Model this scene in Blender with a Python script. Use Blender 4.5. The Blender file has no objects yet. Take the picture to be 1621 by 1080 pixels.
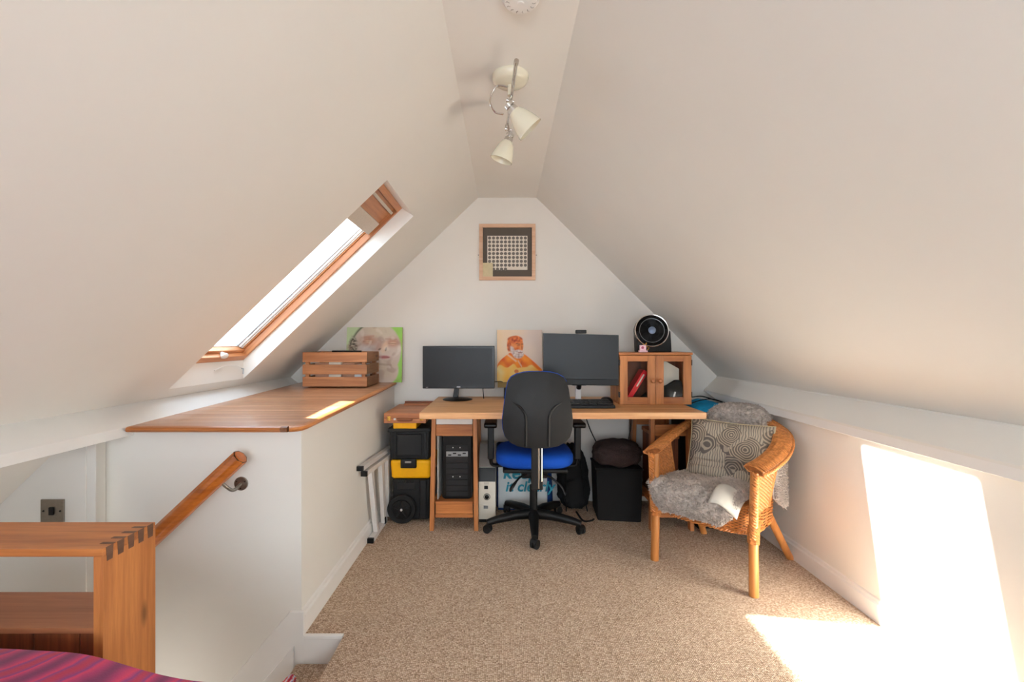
import bpy, bmesh, math, random
from mathutils import Vector, Matrix, Euler, noise
random.seed(7)
R = math.radians
PI = math.pi
scene = bpy.context.scene
COL = scene.collection

# ------------------------------------------------------------------ camera
cam_d = bpy.data.cameras.new('camera')
cam = bpy.data.objects.new('camera', cam_d)
COL.objects.link(cam)
cam.location = (0, 0, 1.15)
cam.rotation_euler = (R(90), 0, 0)
cam_d.sensor_width = 36
cam_d.lens = 720 / 1621 * 36
cam_d.shift_x = 0.0071
cam_d.shift_y = 0.0006
cam_d.clip_start = 0.02
scene.camera = cam

# ------------------------------------------------------------------ world, sun, fill, exposure
w = bpy.data.worlds.new('world')
scene.world = w
w.use_nodes = True
bg = w.node_tree.nodes['Background']
bg.inputs[0].default_value = (0.68, 0.84, 1.0, 1)
bg.inputs[1].default_value = 3.6

def lamp(name, kind, loc, direction, energy, color, **kw):
    d = bpy.data.lights.new(name, kind)
    d.energy = energy
    d.color = color
    for k, v in kw.items():
        setattr(d, k, v)
    o = bpy.data.objects.new(name, d)
    COL.objects.link(o)
    o.location = loc
    o.rotation_euler = Vector(direction).to_track_quat('-Z', 'Y').to_euler()
    return o

lamp('sun', 'SUN', (-5, 3, 5), (1, -0.26, -0.461), 62.0, (1.0, 0.975, 0.93), angle=R(0.8))
# rear area lamp: added fill at the made-up gable window behind the viewpoint
# point lamp added to brighten the stairwell, no fitting stands there
lamp('stairwell_fill', 'POINT', (-1.35, 1.48, -0.25), (0, 0, 1), 1.6, (1.0, 0.95, 0.88), shadow_soft_size=0.15)
lamp('rear_fill', 'AREA', (0.0, -1.52, 1.15), (0, 1, 0.25), 23.0, (0.97, 0.985, 1.0),
     shape='RECTANGLE', size=2.0, size_y=1.2)
scene.view_settings.view_transform = 'Standard'
scene.view_settings.look = 'None'
scene.view_settings.gamma = 1
scene.view_settings.use_curve_mapping = False
scene.view_settings.exposure = 0.5
scene.cycles.max_bounces = 10
scene.cycles.diffuse_bounces = 6
scene.cycles.transparent_max_bounces = 12
scene.cycles.use_denoising = True
scene.cycles.sample_clamp_indirect = 6

# ------------------------------------------------------------------ materials
def srgb(r, g, b):
    f = lambda c: c / 12.92 if c <= 0.04045 else ((c + 0.055) / 1.055) ** 2.4
    return (f(r / 255), f(g / 255), f(b / 255), 1)

MATS = {}
def new_mat(name):
    m = bpy.data.materials.new(name)
    m.use_nodes = True
    nt = m.node_tree
    b = nt.nodes['Principled BSDF']
    MATS[name] = m
    return m, nt, b

def N(nt, t, **kw):
    n = nt.nodes.new(t)
    for k, v in kw.items():
        if k in ('operation', 'blend_type', 'data_type', 'feature', 'wave_type', 'bands_direction', 'attribute_name', 'interpolation'):
            setattr(n, k, v)
        else:
            n.inputs[k].default_value = v
    return n

def coords(nt, scale=(1, 1, 1), rot=(0, 0, 0), kind='Object'):
    tc = nt.nodes.new('ShaderNodeTexCoord')
    mp = nt.nodes.new('ShaderNodeMapping')
    mp.inputs['Scale'].default_value = scale
    mp.inputs['Rotation'].default_value = rot
    nt.links.new(tc.outputs[kind], mp.inputs[0])
    return mp.outputs[0]

def ramp(nt, fac, stops):
    r = nt.nodes.new('ShaderNodeValToRGB')
    while len(r.color_ramp.elements) < len(stops):
        r.color_ramp.elements.new(0.5)
    for e, (p, c) in zip(r.color_ramp.elements, stops):
        e.position = p
        e.color = c
    nt.links.new(fac, r.inputs[0])
    return r.outputs[0]

def bump(nt, b, h, strength=0.2, dist=0.002):
    bn = nt.nodes.new('ShaderNodeBump')
    bn.inputs['Strength'].default_value = strength
    bn.inputs['Distance'].default_value = dist
    nt.links.new(h, bn.inputs['Height'])
    nt.links.new(bn.outputs[0], b.inputs['Normal'])

def plain(name, c, rough=0.5, metal=0.0, nscale=40, var=0.06, bstr=0.0, bdist=0.001, spec=0.35, coat=0):
    m, nt, b = new_mat(name)
    v = coords(nt)
    n = N(nt, 'ShaderNodeTexNoise', Scale=nscale, Detail=4)
    nt.links.new(v, n.inputs['Vector'])
    d = tuple(x * (1 - var) for x in c[:3]) + (1,)
    e = tuple(min(1, x * (1 + var)) for x in c[:3]) + (1,)
    nt.links.new(ramp(nt, n.outputs[0], [(0.3, d), (0.7, e)]), b.inputs['Base Color'])
    b.inputs['Roughness'].default_value = rough
    b.inputs['Metallic'].default_value = metal
    b.inputs['Specular IOR Level'].default_value = spec
    b.inputs['Coat Weight'].default_value = coat
    if bstr:
        bump(nt, b, n.outputs[0], bstr, bdist)
    return m

def wood(name, light, dark, axis='x', rough=0.45, scale=1.0, knots=True, coat=0.0):
    m, nt, b = new_mat(name)
    s = {'x': (1.2, 22, 22), 'y': (22, 1.2, 22), 'z': (22, 22, 1.2)}[axis]
    s = tuple(q * scale for q in s)
    v = coords(nt, s)
    n1 = N(nt, 'ShaderNodeTexNoise', Scale=1.0, Detail=6, Roughness=0.6, Distortion=0.6)
    nt.links.new(v, n1.inputs['Vector'])
    n2 = N(nt, 'ShaderNodeTexNoise', Scale=4.5, Detail=4, Roughness=0.7)
    nt.links.new(v, n2.inputs['Vector'])
    a = N(nt, 'ShaderNodeMath', operation='MULTIPLY_ADD')
    a.inputs[1].default_value = 0.45
    nt.links.new(n2.outputs[0], a.inputs[0])
    nt.links.new(n1.outputs[0], a.inputs[2])
    mid = tuple((p + q) / 2 for p, q in zip(light, dark))
    col = ramp(nt, a.outputs[0], [(0.5, light), (0.72, mid), (0.95, dark)])
    oi = nt.nodes.new('ShaderNodeObjectInfo')
    hv = N(nt, 'ShaderNodeHueSaturation')
    mm = N(nt, 'ShaderNodeMapRange')
    mm.inputs['To Min'].default_value = 0.9
    mm.inputs['To Max'].default_value = 1.08
    nt.links.new(oi.outputs['Random'], mm.inputs['Value'])
    nt.links.new(mm.outputs[0], hv.inputs['Value'])
    if knots:
        ks = {'x': (3, 9, 9), 'y': (9, 3, 9), 'z': (9, 9, 3)}[axis]
        kv = coords(nt, ks)
        vo = N(nt, 'ShaderNodeTexVoronoi', Scale=1.0)
        nt.links.new(kv, vo.inputs['Vector'])
        kr = ramp(nt, vo.outputs['Distance'], [(0.03, (0.25, 0.25, 0.25, 1)), (0.12, (1, 1, 1, 1))])
        mx = N(nt, 'ShaderNodeMixRGB', blend_type='MULTIPLY', Fac=0.8)
        nt.links.new(col, mx.inputs[1])
        nt.links.new(kr, mx.inputs[2])
        col = mx.outputs[0]
    nt.links.new(col, hv.inputs['Color'])
    nt.links.new(hv.outputs[0], b.inputs['Base Color'])
    b.inputs['Roughness'].default_value = rough
    b.inputs['Coat Weight'].default_value = coat
    bump(nt, b, a.outputs[0], 0.12, 0.001)
    return m

wall_paint = plain('wall_paint', srgb(229, 227, 221), 0.65, nscale=3, var=0.012, bstr=0.15, bdist=0.002)
gable_paint = plain('gable_paint', srgb(228, 223, 215), 0.7, nscale=3, var=0.012, bstr=0.15, bdist=0.002)
trim_paint = plain('trim_paint', srgb(233, 232, 229), 0.45, nscale=12, var=0.015, bstr=0.1, bdist=0.001)
shelf_wood = wood('shelf_wood', srgb(208, 158, 120), srgb(156, 100, 64), 'x', 0.30, coat=0.4)
nose_wood = wood('nose_wood', srgb(206, 136, 76), srgb(150, 84, 40), 'y', 0.35, knots=False)
nose_wood_x = wood('nose_wood_x', srgb(200, 128, 70), srgb(150, 84, 40), 'x', 0.35, knots=False)
desk_wood = wood('desk_wood', srgb(226, 178, 128), srgb(180, 120, 70), 'x', 0.42)
pine_x = wood('pine_x', srgb(202, 130, 70), srgb(144, 82, 40), 'x', 0.45)
pine_z = wood('pine_z', srgb(206, 136, 76), srgb(148, 86, 42), 'z', 0.45)
pine_y = wood('pine_y', srgb(196, 128, 78), srgb(146, 84, 46), 'y', 0.45)
trestle_z = wood('trestle_z', srgb(206, 136, 78), srgb(146, 86, 44), 'z', 0.45, knots=False)
trestle_x = wood('trestle_x', srgb(206, 134, 74), srgb(150, 86, 42), 'x', 0.45, knots=False)
trestle_dark = wood('trestle_dark', srgb(120, 78, 52), srgb(80, 48, 30), 'z', 0.5, knots=False)
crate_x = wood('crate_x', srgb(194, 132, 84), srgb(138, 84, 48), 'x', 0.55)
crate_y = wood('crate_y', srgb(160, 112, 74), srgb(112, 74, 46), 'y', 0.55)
endgrain = wood('endgrain', srgb(118, 82, 62), srgb(78, 50, 36), 'y', 0.6, knots=False)
dark_board = wood('dark_board', srgb(150, 84, 46), srgb(84, 44, 24), 'z', 0.5)
window_wood = wood('window_wood', srgb(206, 142, 92), srgb(160, 98, 58), 'y', 0.35, knots=False)
window_wood_u = wood('window_wood_u', srgb(206, 142, 92), srgb(160, 98, 58), 'x', 0.35, knots=False)
rail_wood = wood('rail_wood', srgb(198, 112, 40), srgb(146, 74, 22), 'x', 0.28, knots=False, coat=0.3)
case_wood = wood('case_wood', srgb(196, 130, 84), srgb(150, 90, 54), 'x', 0.45, knots=False)
frame_wood = wood('frame_wood', srgb(222, 186, 156), srgb(196, 150, 118), 'x', 0.5, knots=False)
rattan = plain('rattan', srgb(190, 122, 66), 0.42, nscale=60, var=0.30, coat=0.1)
rattan_core = plain('rattan_core', srgb(140, 82, 40), 0.6, nscale=60, var=0.3)  # browner than the cane: shade of the weave gaps put into the colour
rattan_pole = wood('rattan_pole', srgb(206, 142, 78), srgb(176, 108, 52), 'z', 0.35, knots=False, coat=0.2)
black_plastic = plain('black_plastic', srgb(15, 15, 16), 0.45, nscale=200, var=0.1)
chair_shell = plain('chair_shell', srgb(20, 19, 19), 0.5, nscale=300, var=0.1, bstr=0.2, bdist=0.0005)
dark_grey = plain('dark_grey', srgb(30, 30, 32), 0.5, nscale=100)
screen_mat = plain('screen_glass', srgb(12, 12, 13), 0.38, nscale=5, var=0.03)
bezel_mat = plain('bezel', srgb(12, 12, 13), 0.3, nscale=50)
chrome = plain('chrome', srgb(215, 212, 208), 0.14, metal=1, var=0.02)
steel = plain('brushed_steel', srgb(150, 143, 134), 0.36, metal=1, nscale=80)
alu = plain('aluminium_paint', srgb(214, 210, 208), 0.38, nscale=60, var=0.03)
alu_grey = plain('aluminium_grey', srgb(168, 172, 176), 0.3, metal=0.7)
cream = plain('cream_enamel', srgb(226, 220, 198), 0.22, nscale=10, var=0.02, coat=0.4)
white_plastic = plain('white_plastic', srgb(232, 230, 226), 0.35, nscale=30, var=0.02)
cream_plastic = plain('cream_plastic', srgb(222, 216, 202), 0.4, nscale=30, var=0.03)
grey_plastic = plain('grey_plastic', srgb(158, 152, 146), 0.5, nscale=30)
blue_fabric = plain('blue_fabric', srgb(4, 76, 186), 0.85, nscale=500, var=0.2, bstr=0.3, bdist=0.0006)
yellow_plastic = plain('yellow_plastic', srgb(250, 182, 10), 0.42, nscale=60, var=0.03)
tool_black = plain('tool_black', srgb(25, 26, 28), 0.5, nscale=400, var=0.15, bstr=0.3, bdist=0.0005)
rubber = plain('rubber', srgb(28, 28, 29), 0.7, nscale=200)
black_fabric = plain('black_fabric', srgb(16, 16, 17), 0.9, nscale=300, var=0.3, bstr=0.5, bdist=0.001)
brown_fur = plain('brown_fur', srgb(62, 48, 46), 0.95, nscale=160, var=0.35, bstr=0.7, bdist=0.004)
cyan_fabric = plain('cyan_fabric', srgb(10, 150, 205), 0.8, nscale=60, var=0.15, bstr=0.3)
navy = plain('navy_print', srgb(24, 62, 122), 0.6, nscale=30, var=0.4)
bag_face = plain('bag_face', srgb(214, 220, 222), 0.5, nscale=9, var=0.08)
teal = plain('teal_ink', srgb(40, 140, 165), 0.5, nscale=30, var=0.3)
brass = plain('brass', srgb(214, 170, 84), 0.25, metal=1)
leather = plain('brown_leather', srgb(120, 66, 40), 0.5)
paper = plain('paper', srgb(222, 212, 196), 0.7, var=0.02)
mount_card = plain('mount_card', srgb(88, 80, 72), 0.8, nscale=300, var=0.1)
ink_grey = plain('ink_grey', srgb(110, 102, 96), 0.6, nscale=260, var=0.35)
red_gloss = plain('red_gloss', srgb(214, 26, 36), 0.3)
pink = plain('pink_card', srgb(226, 190, 200), 0.6, nscale=120, var=0.2)
gold = plain('gold_beads', srgb(190, 140, 60), 0.3, metal=0.8)
hide = plain('white_hide', srgb(200, 196, 186), 0.6, nscale=30, var=0.03)
fleece = plain('grey_fleece', srgb(184, 174, 166), 0.95, nscale=70, var=0.22, bstr=0.9, bdist=0.006)
black_metal = plain('black_metal', srgb(24, 24, 25), 0.35, nscale=100)
logo_white = plain('logo_grey', srgb(205, 205, 205), 0.4)
blind_fabric = plain('blind_fabric', srgb(196, 186, 174), 0.6, nscale=100)
canvas_edge = plain('canvas_edge', srgb(200, 186, 150), 0.8)
olive_edge = plain('olive_edge', srgb(150, 128, 82), 0.8)

def glass_mat(name, tint, gloss=0.08):
    m = bpy.data.materials.new(name)
    m.use_nodes = True
    nt = m.node_tree
    nt.nodes.clear()
    out = nt.nodes.new('ShaderNodeOutputMaterial')
    t = nt.nodes.new('ShaderNodeBsdfTransparent')
    t.inputs[0].default_value = tint
    g = nt.nodes.new('ShaderNodeBsdfGlossy')
    g.inputs['Roughness'].default_value = 0.03
    f = nt.nodes.new('ShaderNodeLayerWeight')
    f.inputs[0].default_value = 0.12
    mx = nt.nodes.new('ShaderNodeMixShader')
    nt.links.new(f.outputs['Fresnel'], mx.inputs[0])
    nt.links.new(t.outputs[0], mx.inputs[1])
    nt.links.new(g.outputs[0], mx.inputs[2])
    nt.links.new(mx.outputs[0], out.inputs[0])
    return m
glass = glass_mat('clear_glass', (0.97, 0.98, 0.98, 1))

def carpet_mat():
    m, nt, b = new_mat('loop_carpet')
    v = coords(nt, (1, 1, 1))
    # rows of loops: stretched cells, slightly warped
    nw = N(nt, 'ShaderNodeTexNoise', Scale=18, Detail=2)
    nt.links.new(v, nw.inputs['Vector'])
    vm = nt.nodes.new('ShaderNodeVectorMath')
    vm.operation = 'MULTIPLY_ADD'
    vm.inputs[1].default_value = (0.004, 0.004, 0.0)
    nt.links.new(nw.outputs['Color'], vm.inputs[0])
    nt.links.new(v, vm.inputs[2])
    vo = N(nt, 'ShaderNodeTexVoronoi', Scale=150, Randomness=0.5)
    mp = nt.nodes.new('ShaderNodeMapping')
    mp.inputs['Scale'].default_value = (1.0, 1.35, 1)
    nt.links.new(vm.outputs[0], mp.inputs[0])
    nt.links.new(mp.outputs[0], vo.inputs['Vector'])
    c1 = ramp(nt, vo.outputs['Distance'], [(0.0, srgb(238, 226, 212)), (0.45, srgb(222, 206, 190)), (0.8, srgb(150, 128, 112))])
    sep = nt.nodes.new('ShaderNodeSeparateColor')
    nt.links.new(vo.outputs['Color'], sep.inputs[0])
    c2 = ramp(nt, sep.outputs[0], [(0.0, srgb(190, 170, 150)), (0.5, srgb(228, 212, 196)), (1.0, srgb(255, 248, 238))])
    mx = N(nt, 'ShaderNodeMixRGB', blend_type='MULTIPLY', Fac=0.85)
    nt.links.new(c1, mx.inputs[1])
    nt.links.new(c2, mx.inputs[2])
    nl = N(nt, 'ShaderNodeTexNoise', Scale=2.2, Detail=3)
    nt.links.new(v, nl.inputs['Vector'])
    c3 = ramp(nt, nl.outputs[0], [(0.3, (0.92, 0.92, 0.92, 1)), (0.7, (1.04, 1.04, 1.04, 1))])
    m2 = N(nt, 'ShaderNodeMixRGB', blend_type='MULTIPLY', Fac=1)
    nt.links.new(mx.outputs[0], m2.inputs[1])
    nt.links.new(c3, m2.inputs[2])
    nt.links.new(m2.outputs[0], b.inputs['Base Color'])
    b.inputs['Roughness'].default_value = 0.95
    b.inputs['Specular IOR Level'].default_value = 0.1
    inv = N(nt, 'ShaderNodeMath', operation='SUBTRACT')
    inv.inputs[0].default_value = 1
    nt.links.new(vo.outputs['Distance'], inv.inputs[1])
    bump(nt, b, inv.outputs[0], 0.9, 0.006)
    return m
carpet = carpet_mat()

def cushion_mat():
    m, nt, b = new_mat('swirl_print')
    v = coords(nt, (1, 1, 1))
    nw = N(nt, 'ShaderNodeTexNoise', Scale=9, Detail=2)
    nt.links.new(v, nw.inputs['Vector'])
    vm = nt.nodes.new('ShaderNodeVectorMath')
    vm.operation = 'MULTIPLY_ADD'
    vm.inputs[1].default_value = (0.05, 0.05, 0.05)
    nt.links.new(nw.outputs['Color'], vm.inputs[0])
    nt.links.new(v, vm.inputs[2])
    vo = N(nt, 'ShaderNodeTexVoronoi', Scale=9.5, Randomness=1)
    nt.links.new(vm.outputs[0], vo.inputs['Vector'])
    mu = N(nt, 'ShaderNodeMath', operation='MULTIPLY')
    mu.inputs[1].default_value = 58
    nt.links.new(vo.outputs['Distance'], mu.inputs[0])
    sn = N(nt, 'ShaderNodeMath', operation='SINE')
    nt.links.new(mu.outputs[0], sn.inputs[0])
    line = ramp(nt, sn.outputs[0], [(0.08, srgb(104, 97, 90)), (0.28, srgb(150, 140, 127)), (0.8, srgb(172, 160, 143))])
    sep = nt.nodes.new('ShaderNodeSeparateColor')
    nt.links.new(vo.outputs['Color'], sep.inputs[0])
    tone = ramp(nt, sep.outputs[1], [(0.0, (0.72, 0.72, 0.74, 1)), (1.0, (1.05, 1.0, 0.94, 1))])
    mx = N(nt, 'ShaderNodeMixRGB', blend_type='MULTIPLY', Fac=1)
    nt.links.new(line, mx.inputs[1])
    nt.links.new(tone, mx.inputs[2])
    # second drawing: flowing hatched lines inside some of the cells
    wv = N(nt, 'ShaderNodeTexWave', Scale=26, Distortion=9, Detail=2)
    wv.inputs['Detail Scale'].default_value = 0.5
    nt.links.new(v, wv.inputs['Vector'])
    hatch = ramp(nt, wv.outputs[0], [(0.05, srgb(104, 97, 90)), (0.25, srgb(150, 141, 128)), (0.9, srgb(172, 158, 140))])
    sel = N(nt, 'ShaderNodeMath', operation='GREATER_THAN')
    sel.inputs[1].default_value = 0.50
    nt.links.new(sep.outputs[0], sel.inputs[0])
    m3 = N(nt, 'ShaderNodeMixRGB', blend_type='MIX')
    nt.links.new(sel.outputs[0], m3.inputs[0])
    nt.links.new(mx.outputs[0], m3.inputs[1])
    nt.links.new(hatch, m3.inputs[2])
    nt.links.new(m3.outputs[0], b.inputs['Base Color'])
    b.inputs['Roughness'].default_value = 0.9
    return m
swirl = cushion_mat()

def duvet_mat():
    m, nt, b = new_mat('magenta_weave')
    v = coords(nt, (1, 1, 1), (0, 0, R(28)))
    wv = N(nt, 'ShaderNodeTexWave', Scale=3.4, Distortion=3.2, Detail=3)
    wv.inputs['Detail Scale'].default_value = 1.6
    nt.links.new(v, wv.inputs['Vector'])
    c = ramp(nt, wv.outputs[0], [(0.0, srgb(112, 22, 74)), (0.35, srgb(158, 30, 88)), (0.62, srgb(196, 40, 84)), (0.8, srgb(120, 36, 108)), (1.0, srgb(168, 26, 62))])
    n = N(nt, 'ShaderNodeTexNoise', Scale=260, Detail=2)
    nt.links.new(v, n.inputs['Vector'])
    nt.links.new(c, b.inputs['Base Color'])
    bump(nt, b, n.outputs[0], 0.3, 0.001)
    b.inputs['Roughness'].default_value = 0.9
    b.inputs['Sheen Weight'].default_value = 0.2
    return m
duvet_m = duvet_mat()

def paint_mat(name):
    m, nt, b = new_mat(name)
    a = nt.nodes.new('ShaderNodeAttribute')
    a.attribute_name = 'paint'
    nt.links.new(a.outputs['Color'], b.inputs['Base Color'])
    v = coords(nt)
    n = N(nt, 'ShaderNodeTexNoise', Scale=220, Detail=3)
    nt.links.new(v, n.inputs['Vector'])
    bump(nt, b, n.outputs[0], 0.25, 0.0008)
    b.inputs['Roughness'].default_value = 0.6
    return m
painted = paint_mat('painted_canvas')

# ------------------------------------------------------------------ mesh helpers
def basis(o):
    return Matrix.LocRotScale(o.location, o.rotation_euler, o.scale)

def world_of(o):
    m = basis(o)
    while o.parent:
        o = o.parent
        m = basis(o) @ m
    return m

def tag(o, label=None, cat=None, group=None, kind=None):
    for k, v in (('label', label), ('category', cat), ('group', group), ('kind', kind)):
        if v:
            o[k] = v
    return o

def thing(name, label, cat, loc=(0, 0, 0), rotz=0.0, group=None, rot=None):
    o = bpy.data.objects.new(name, None)
    COL.objects.link(o)
    o.location = loc
    o.rotation_euler = rot if rot else (0, 0, rotz)
    o.empty_display_size = 0.05
    return tag(o, label, cat, group)

class MB:
    def __init__(s):
        s.v = []
        s.f = []
    def add(s, vs, fs):
        n = len(s.v)
        s.v += [Vector(p) for p in vs]
        s.f += [tuple(n + i for i in f) for f in fs]
        return s
    def box(s, x0, x1, y0, y1, z0, z1):
        return s.add([(x0, y0, z0), (x1, y0, z0), (x1, y1, z0), (x0, y1, z0), (x0, y0, z1), (x1, y0, z1), (x1, y1, z1), (x0, y1, z1)],
                     [(0, 3, 2, 1), (4, 5, 6, 7), (0, 1, 5, 4), (1, 2, 6, 5), (2, 3, 7, 6), (3, 0, 4, 7)])
    def prism(s, poly, a, b, axis='y'):
        """polygon in the two other axes, extruded a..b along axis (poly order: x,z for y; x,y for z; y,z for x)"""
        n = len(poly)
        def p(q, t):
            if axis == 'y': return (q[0], t, q[1])
            if axis == 'z': return (q[0], q[1], t)
            return (t, q[0], q[1])
        vs = [p(q, a) for q in poly] + [p(q, b) for q in poly]
        fs = [tuple(range(n))[::-1], tuple(range(n, 2 * n))] + [(i, (i + 1) % n, n + (i + 1) % n, n + i) for i in range(n)]
        return s.add(vs, fs)
    def tube(s, pts, r, n=10, cap=True, closed=False, flat=1.0, up=None):
        pts = [Vector(p) for p in pts]
        m = len(pts)
        rs = r if isinstance(r, (list, tuple)) else [r] * m
        T = []
        for i in range(m):
            if closed:
                t = pts[(i + 1) % m] - pts[i - 1]
            else:
                t = pts[min(i + 1, m - 1)] - pts[max(i - 1, 0)]
            T.append(t.normalized() if t.length > 1e-9 else Vector((0, 0, 1)))
        u = Vector(up) if up else (Vector((0, 0, 1)) if abs(T[0].z) < 0.9 else Vector((1, 0, 0)))
        u = (u - T[0] * u.dot(T[0])).normalized()
        base = len(s.v)
        for i in range(m):
            if up:
                u = Vector(up)
            u = u - T[i] * u.dot(T[i])
            u = u.normalized() if u.length > 1e-6 else T[i].orthogonal().normalized()
            w_ = T[i].cross(u)
            for k in range(n):
                a = 2 * PI * k / n
                s.v.append(pts[i] + (u * math.cos(a) * flat + w_ * math.sin(a)) * rs[i])
        for i in range(m - 1 + (1 if closed else 0)):
            j = (i + 1) % m
            for k in range(n):
                k2 = (k + 1) % n
                s.f.append((base + i * n + k, base + i * n + k2, base + j * n + k2, base + j * n + k))
        if cap and not closed:
            s.f.append(tuple(base + k for k in range(n))[::-1])
            s.f.append(tuple(base + (m - 1) * n + k for k in range(n)))
        return s
    def lathe(s, prof, c=(0, 0, 0), axis=(0, 0, 1), n=24, caps=True):
        """profile [(r, h)...] around axis through c"""
        q = Vector(axis).normalized().to_track_quat('Z', 'Y')
        base = len(s.v)
        for r, h in prof:
            for k in range(n):
                a = 2 * PI * k / n
                s.v.append(Vector(c) + q @ Vector((r * math.cos(a), r * math.sin(a), h)))
        for i in range(len(prof) - 1):
            for k in range(n):
                k2 = (k + 1) % n
                s.f.append((base + i * n + k, base + i * n + k2, base + (i + 1) * n + k2, base + (i + 1) * n + k))
        if caps:
            s.f.append(tuple(base + k for k in range(n))[::-1])
            s.f.append(tuple(base + (len(prof) - 1) * n + k for k in range(n)))
        return s
    def grid(s, fn, nu, nv, closed_u=False):
        base = len(s.v)
        for j in range(nv + 1):
            for i in range(nu + (0 if closed_u else 1)):
                s.v.append(Vector(fn(i / nu, j / nv)))
        w_ = nu if closed_u else nu + 1
        for j in range(nv):
            for i in range(nu):
                i2 = (i + 1) % w_ if closed_u else i + 1
                s.f.append((base + j * w_ + i, base + j * w_ + i2, base + (j + 1) * w_ + i2, base + (j + 1) * w_ + i))
        return s
    def xf(s, m):
        s.v = [m @ p for p in s.v]
        return s
    def build(s, name, mat, parent=None, bevel=0.0, seg=2, smooth=True, local=False, kind=None, label=None, solid=0.0, subsurf=0, origin=None, weld=False):
        vs = s.v
        loc = Vector((0, 0, 0))
        if parent is not None:
            if not local:
                inv = world_of(parent).inverted()
                vs = [inv @ p for p in vs]
        elif not local:
            xs = [p.x for p in vs]; ys = [p.y for p in vs]; zs = [p.z for p in vs]
            loc = Vector(((min(xs) + max(xs)) / 2, (min(ys) + max(ys)) / 2, min(zs)))
            vs = [p - loc for p in vs]
        me = bpy.data.meshes.new(name)
        me.from_pydata([tuple(p) for p in vs], [], s.f)
        bm = bmesh.new()
        bm.from_mesh(me)
        if weld:
            bmesh.ops.remove_doubles(bm, verts=bm.verts, dist=1e-5)
        bmesh.ops.recalc_face_normals(bm, faces=bm.faces)
        bm.to_mesh(me)
        bm.free()
        me.materials.append(mat)
        o = bpy.data.objects.new(name, me)
        COL.objects.link(o)
        o.location = loc
        if parent is not None:
            o.parent = parent
        if smooth:
            for p in me.polygons:
                p.use_smooth = True
            me.set_sharp_from_angle(angle=R(38))
        if solid:
            md = o.modifiers.new('solid', 'SOLIDIFY')
            md.thickness = solid
            md.offset = 0
        if bevel:
            md = o.modifiers.new('bevel', 'BEVEL')
            md.width = bevel
            md.segments = seg
            md.limit_method = 'ANGLE'
            md.angle_limit = R(40)
            md.harden_normals = True
        if subsurf:
            md = o.modifiers.new('sub', 'SUBSURF')
            md.levels = md.render_levels = subsurf
        if kind:
            o['kind'] = kind
        if label:
            o['label'] = label
        return o

def box(name, mat, parent, x0, x1, y0, y1, z0, z1, bevel=0.002, **kw):
    return MB().box(x0, x1, y0, y1, z0, z1).build(name, mat, parent, bevel=bevel, **kw)

def tube(name, mat, parent, pts, r, n=10, **kw):
    fl = kw.pop('flat', 1.0)
    return MB().tube(pts, r, n, flat=fl).build(name, mat, parent, **kw)

def copy_tree(o, parent=None):
    c = o.copy()
    COL.objects.link(c)
    if parent is not None:
        c.parent = parent
    for ch in [k for k in bpy.data.objects if k.parent == o]:
        copy_tree(ch, c)
    return c

def struct(o):
    o['kind'] = 'structure'
    return o

def smooth_path(pts, n):
    """Catmull-Rom through pts"""
    P = [Vector(p) for p in pts]
    P = [P[0] * 2 - P[1]] + P + [P[-1] * 2 - P[-2]]
    out = []
    for i in range(1, len(P) - 2):
        for k in range(n):
            t = k / n
            a, b, c, d = P[i - 1], P[i], P[i + 1], P[i + 2]
            out.append(0.5 * ((2 * b) + (c - a) * t + (2 * a - 5 * b + 4 * c - d) * t * t + (3 * b - a - 3 * c + d) * t ** 3))
    out.append(P[-2])
    return out

def text_part(name, s, size, mat, parent, M, depth=0.0006, shear=0.0, bold=0.0):
    cu = bpy.data.curves.new(name, 'FONT')
    cu.body = s
    cu.size = size
    cu.extrude = depth
    cu.shear = shear
    cu.offset = bold
    cu.align_x = 'CENTER'
    cu.align_y = 'CENTER'
    tmp = bpy.data.objects.new('tmp', cu)
    COL.objects.link(tmp)
    dg = bpy.context.evaluated_depsgraph_get()
    me = bpy.data.meshes.new_from_object(tmp.evaluated_get(dg))
    bpy.data.objects.remove(tmp)
    me.materials.clear()
    me.materials.append(mat)
    me.transform(world_of(parent).inverted() @ M)
    o = bpy.data.objects.new(name, me)
    COL.objects.link(o)
    o.parent = parent
    return o

FRONT = Matrix(((1, 0, 0, 0), (0, 0, -1, 0), (0, 1, 0, 0), (0, 0, 0, 1)))   # text plane XY -> XZ facing -Y

# ================================================================== ROOM SHELL
YB = 3.30      # far gable wall
YR = -1.55     # gable behind the viewpoint
struct(MB().prism([(-0.80, 1.79), (-0.63, 1.79), (-0.63, 1.22), (-2.25, 1.22), (-2.25, YR), (1.62, YR), (1.62, YB + 0.05), (-0.80, YB + 0.05)], -0.05, 0, 'z').build('floor', carpet))
# far gable wall
struct(box('wall_back', gable_paint, None, -1.75, 1.75, YB, YB + 0.12, -1.3, 2.35, bevel=0))
# gable behind the viewpoint with a wide opening made up for the rear fill
mb = MB()
for b_ in ((-2.45, -1.0, -0.05, 2.35), (1.0, 1.75, -0.05, 2.35), (-1.0, 1.0, -0.05, 0.55), (-1.0, 1.0, 1.75, 2.35)):
    mb.box(b_[0], b_[1], YR - 0.12, YR, b_[2], b_[3])
struct(mb.build('wall_front', wall_paint))
wf = struct(MB().box(-1.0, -0.94, YR - 0.10, YR - 0.03, 0.55, 1.75).box(0.94, 1.0, YR - 0.10, YR - 0.03, 0.55, 1.75).box(-0.94, 0.94, YR - 0.10, YR - 0.03, 0.55, 0.61).box(-0.94, 0.94, YR - 0.10, YR - 0.03, 1.69, 1.75).build('fill_window', trim_paint))  # unseen window, invented to go with the rear fill lamp
box('pane', glass, wf, -0.94, 0.94, YR - 0.07, YR - 0.064, 0.61, 1.69, bevel=0)
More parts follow.
